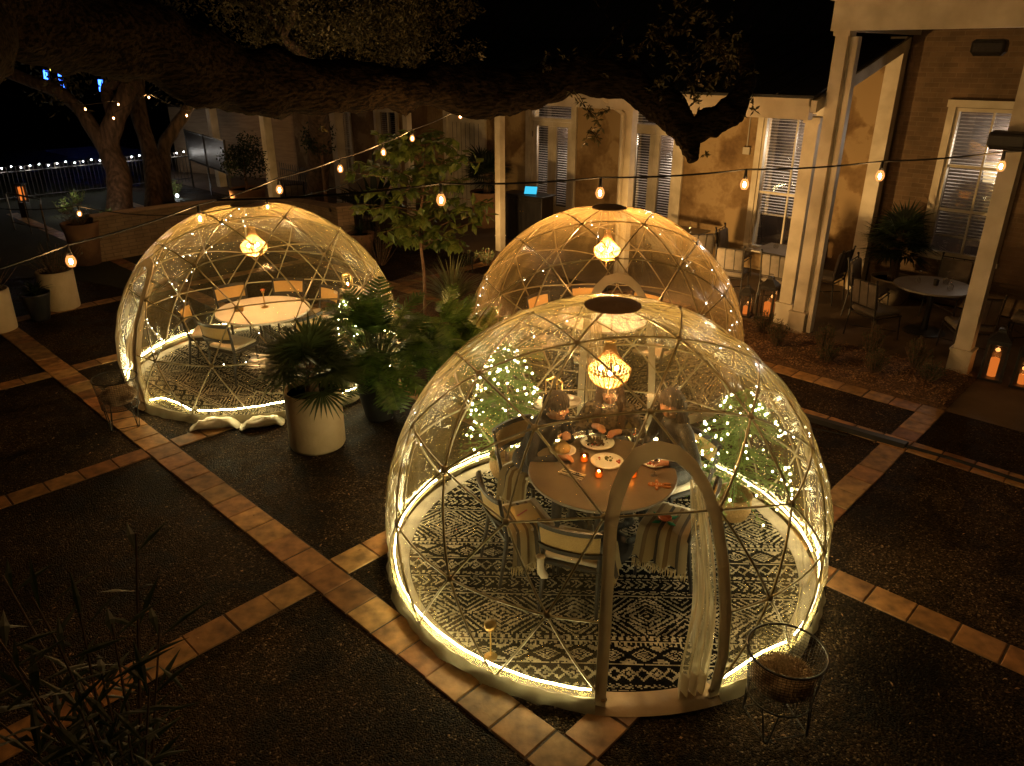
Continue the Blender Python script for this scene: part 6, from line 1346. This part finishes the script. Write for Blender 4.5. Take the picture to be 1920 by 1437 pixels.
for i, (px, py, W, l) in enumerate([(125, 395, 3, 'spot-lit pale plant tuft left of the hanging bulb'), (145, 378, 3, 'tall spot-lit plant behind the hanging bulb'), (210, 418, 2.5, 'spot-lit green plant beside the clay planter'), (330, 362, 1.5, 'spot-lit weeds at the foot of the far fence')]):
    p = gp(px, py, .1); shrub(l, (p.x, p.y, 0), .28, .5, 260, SAPL, 130+i, 'lit_plant', 'spot-lit plants at far left', .07)
    light('plant_fill_light', (p.x+.1, p.y-.35, .35), W, (1, .95, .75), .03)  # added lamp at each plant to brighten it, no fixture modelled
c = gp(332, 367, .1); t = thing('garden_spotlight', 'small cold white garden spotlight by the far fence', 'spotlight', c); MB().sph((0, 0, 0), .045, 8, 6).build('lens', E_COLD, t); MB().tube([(0, 0, -.02), (0, 0, -.1)], .012, 5).build('stake', BLACKM, t)

# ---------------------------------------------------------------- the great oak limb overhead
lp = [(-420, -120, 4.6, .44), (-150, -40, 5.0, .43), (0, 22, 5.5, .385), (250, 75, 6.3, .365), (450, 150, 7, .315), (650, 172, 7.5, .25), (850, 172, 8, .25), (940, 186, 8.2, .265), (1040, 160, 8.4, .215), (1140, 150, 8.5, .20), (1215, 180, 8.5, .195), (1262, 222, 8.4, .19), (1288, 262, 8.35, .13), (1300, 308, 8.3, .05)]
mb = MB(); P = curve([dp(x, y-7, D) for x, y, D, r in lp], 16); rs = [q[3]*.93 for q in lp]; RR = []
for i in range(len(P)): u = i/16; k = min(int(u), len(rs)-2); RR.append((rs[k]+(rs[k+1]-rs[k])*(u-k)))
mb.tube(P, RR, 44)
def add_branch(pts, sub=12, n=22):
    Q = curve([dp(x, y, D) for x, y, D, r in pts], sub); r_ = [q[3] for q in pts]; rr = []
    for i in range(len(Q)): u = i/sub; k = min(int(u), len(r_)-2); rr.append(r_[k]+(r_[k+1]-r_[k])*(u-k))
    mb.tube(Q, rr, n)
add_branch([(1283, 262, 8.35, .12), (1325, 235, 8.35, .15), (1368, 200, 8.3, .135), (1395, 160, 8.3, .11), (1400, 110, 8.3, .07), (1385, 60, 8.3, .04)])
add_branch([(0, 20, 5.6, .2), (-200, 150, 4.5, .5), (-420, 500, 4.2, .62)])
add_branch([(1090, 150, 8.5, .1), (1110, 110, 8.7, .05), (1180, 40, 8.8, .03)], 4, 7); add_branch([(1240, 190, 8.5, .08), (1290, 120, 8.6, .04), (1340, 80, 8.6, .02)], 4, 7)
from mathutils import noise as mn
v2 = []
mb2 = mb
oak = thing('live_oak', 'huge dark oak limb spanning the top of the view, forking to a blunt stub', 'tree', (-3.6, 3.4, 0)); oo = Vector((-3.6, 3.4, 0))
for v in mb.v:
    v = Vector(v); d = mn.noise(v*2.2)*.09+mn.noise(v*6)*.045+mn.noise(Vector((v.x*3, v.y*16, v.z*16)))*.03; v2.append(tuple(v-oo+Vector((0, 0, d))+mn.noise_vector(v*5)*.03+mn.noise_vector(Vector((v.x*5, v.y*20, v.z*20)))*.02))
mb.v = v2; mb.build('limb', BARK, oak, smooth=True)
lv = MB(); tw = MB(); rr = random.Random(77)
def spray(px, py, D, r, n, ls=.075, hang=.2):
    c = dp(px, py, D)-oo
    for k in range(max(1, n//9)):
        e = c+Vector((rr.uniform(-r, r), rr.uniform(-r, r), rr.uniform(-r, r))); tw.tube([c+(e-c)*.1, c.lerp(e, .6)+Vector((0, 0, .03)), e], [.006, .004, .002], 3)
        for j in range(9): p = c.lerp(e, rr.uniform(.35, 1.05)); lv.leaf(p, Vector((rr.uniform(-1, 1), rr.uniform(-1, 1), rr.uniform(-1, .6-hang))), Vector((rr.uniform(-1, 1), rr.uniform(-1, 1), 1)), ls*rr.uniform(.7, 1.3), ls*.42, .2)
for a in [(1100, 205, 8.2, .22, 60), (1105, 245, 8.2, .12, 36), (1085, 140, 8.4, .3, 60), (1180, 110, 8.6, .35, 110), (1230, 60, 8.6, .4, 120), (1290, 150, 8.3, .3, 120), (1340, 90, 8.4, .35, 160), (1370, 130, 8.3, .3, 120), (1330, 60, 8.5, .3, 110), (1405, 190, 8.2, .12, 24), (1395, 215, 8.2, .07, 12), (1240, 150, 8.3, .25, 70), (1325, 285, 8.2, .06, 9), (900, 120, 8.2, .15, 27), (1010, 130, 8.2, .2, 45), (1290, 20, 8.6, .5, 150), (1130, 20, 8.8, .5, 60), (600, 240, 7.6, .08, 14), (820, 125, 8.2, .06, 12), (1140, 210, 8.1, .12, 25), (1320, 175, 8.2, .15, 50)]: spray(*a)
lv.cur = 1; lv.add(tw.v, tw.f); lv.build('crown', [OAKL, BARK], oak)
# paler-lit tree behind the limb
b = Vector((-5.2, 20, 0)); trunk_tree('brown-lit oak crown rising behind the limb', b, [([b, dp(600, 260, 17), dp(575, 120, 14), dp(535, 75, 13), dp(548, 30, 13), dp(560, -60, 13)], [.3, .25, .12, .07, .06, .04]), ([dp(535, 75, 13), dp(500, 20, 13), dp(480, -40, 13)], [.05, .04, .02])], TRUNKB,
    [(dp(560, 40, 13), 1.1, 3800, .075), (dp(680, 50, 13.5), 1.1, 4200, .075), (dp(800, 60, 14), .9, 2600, .075), (dp(420, 30, 14), 1.0, 1500, .08), (dp(740, 10, 14), .9, 2000, .075)], 141)
light('crown_fill_light', dp(650, 120, 11.5)+Vector((0, 0, .5)), 30, (1, .6, .3), .1)  # added lamp to brighten the crown, no bulb hangs here

# ---------------------------------------------------------------- world, sun, camera
W_ = bpy.data.worlds.new('World'); S.world = W_; W_.use_nodes = True; n = W_.node_tree; n.nodes.clear(); out = N(n, 'ShaderNodeOutputWorld'); bg = N(n, 'ShaderNodeBackground'); sk = N(n, 'ShaderNodeTexSky', sky_type='NISHITA'); sk.sun_disc = False; sk.sun_elevation = R_(-8); sk.sun_rotation = R_(200); L(n, sk.outputs[0], bg.inputs[0]); bg.inputs[1].default_value = .004; L(n, bg.outputs[0], out.inputs[0])
sl = bpy.data.lights.new('moon', 'SUN'); sl.energy = .006; sl.angle = R_(3); sl.color = (1, .85, .7); so = bpy.data.objects.new('moon', sl); COL.objects.link(so); so.rotation_euler = (R_(35), R_(-20), 0)
cam = bpy.data.cameras.new('Camera'); cam.sensor_width = 36; cam.lens = 36*F_/1920; cam.clip_end = 400; co = bpy.data.objects.new('Camera', cam); COL.objects.link(co); co.location = (0, 0, CH); co.rotation_euler = (PI/2-PITCH, 0, 0); S.camera = co
S.view_settings.view_transform = 'Standard'; S.view_settings.look = 'None'; S.view_settings.gamma = 1; S.view_settings.exposure = .22
S.render.engine = 'CYCLES'; c = S.cycles; c.use_denoising = True; c.max_bounces = 6; c.diffuse_bounces = 2; c.glossy_bounces = 3; c.transmission_bounces = 4; c.transparent_max_bounces = 28; c.sample_clamp_indirect = 4; c.sample_clamp_direct = 0; c.caustics_reflective = False; c.caustics_refractive = False; c.blur_glossy = .5
try: c.denoiser = 'OPENIMAGEDENOISE'; c.denoising_input_passes = 'RGB_ALBEDO_NORMAL'
except Exception: pass
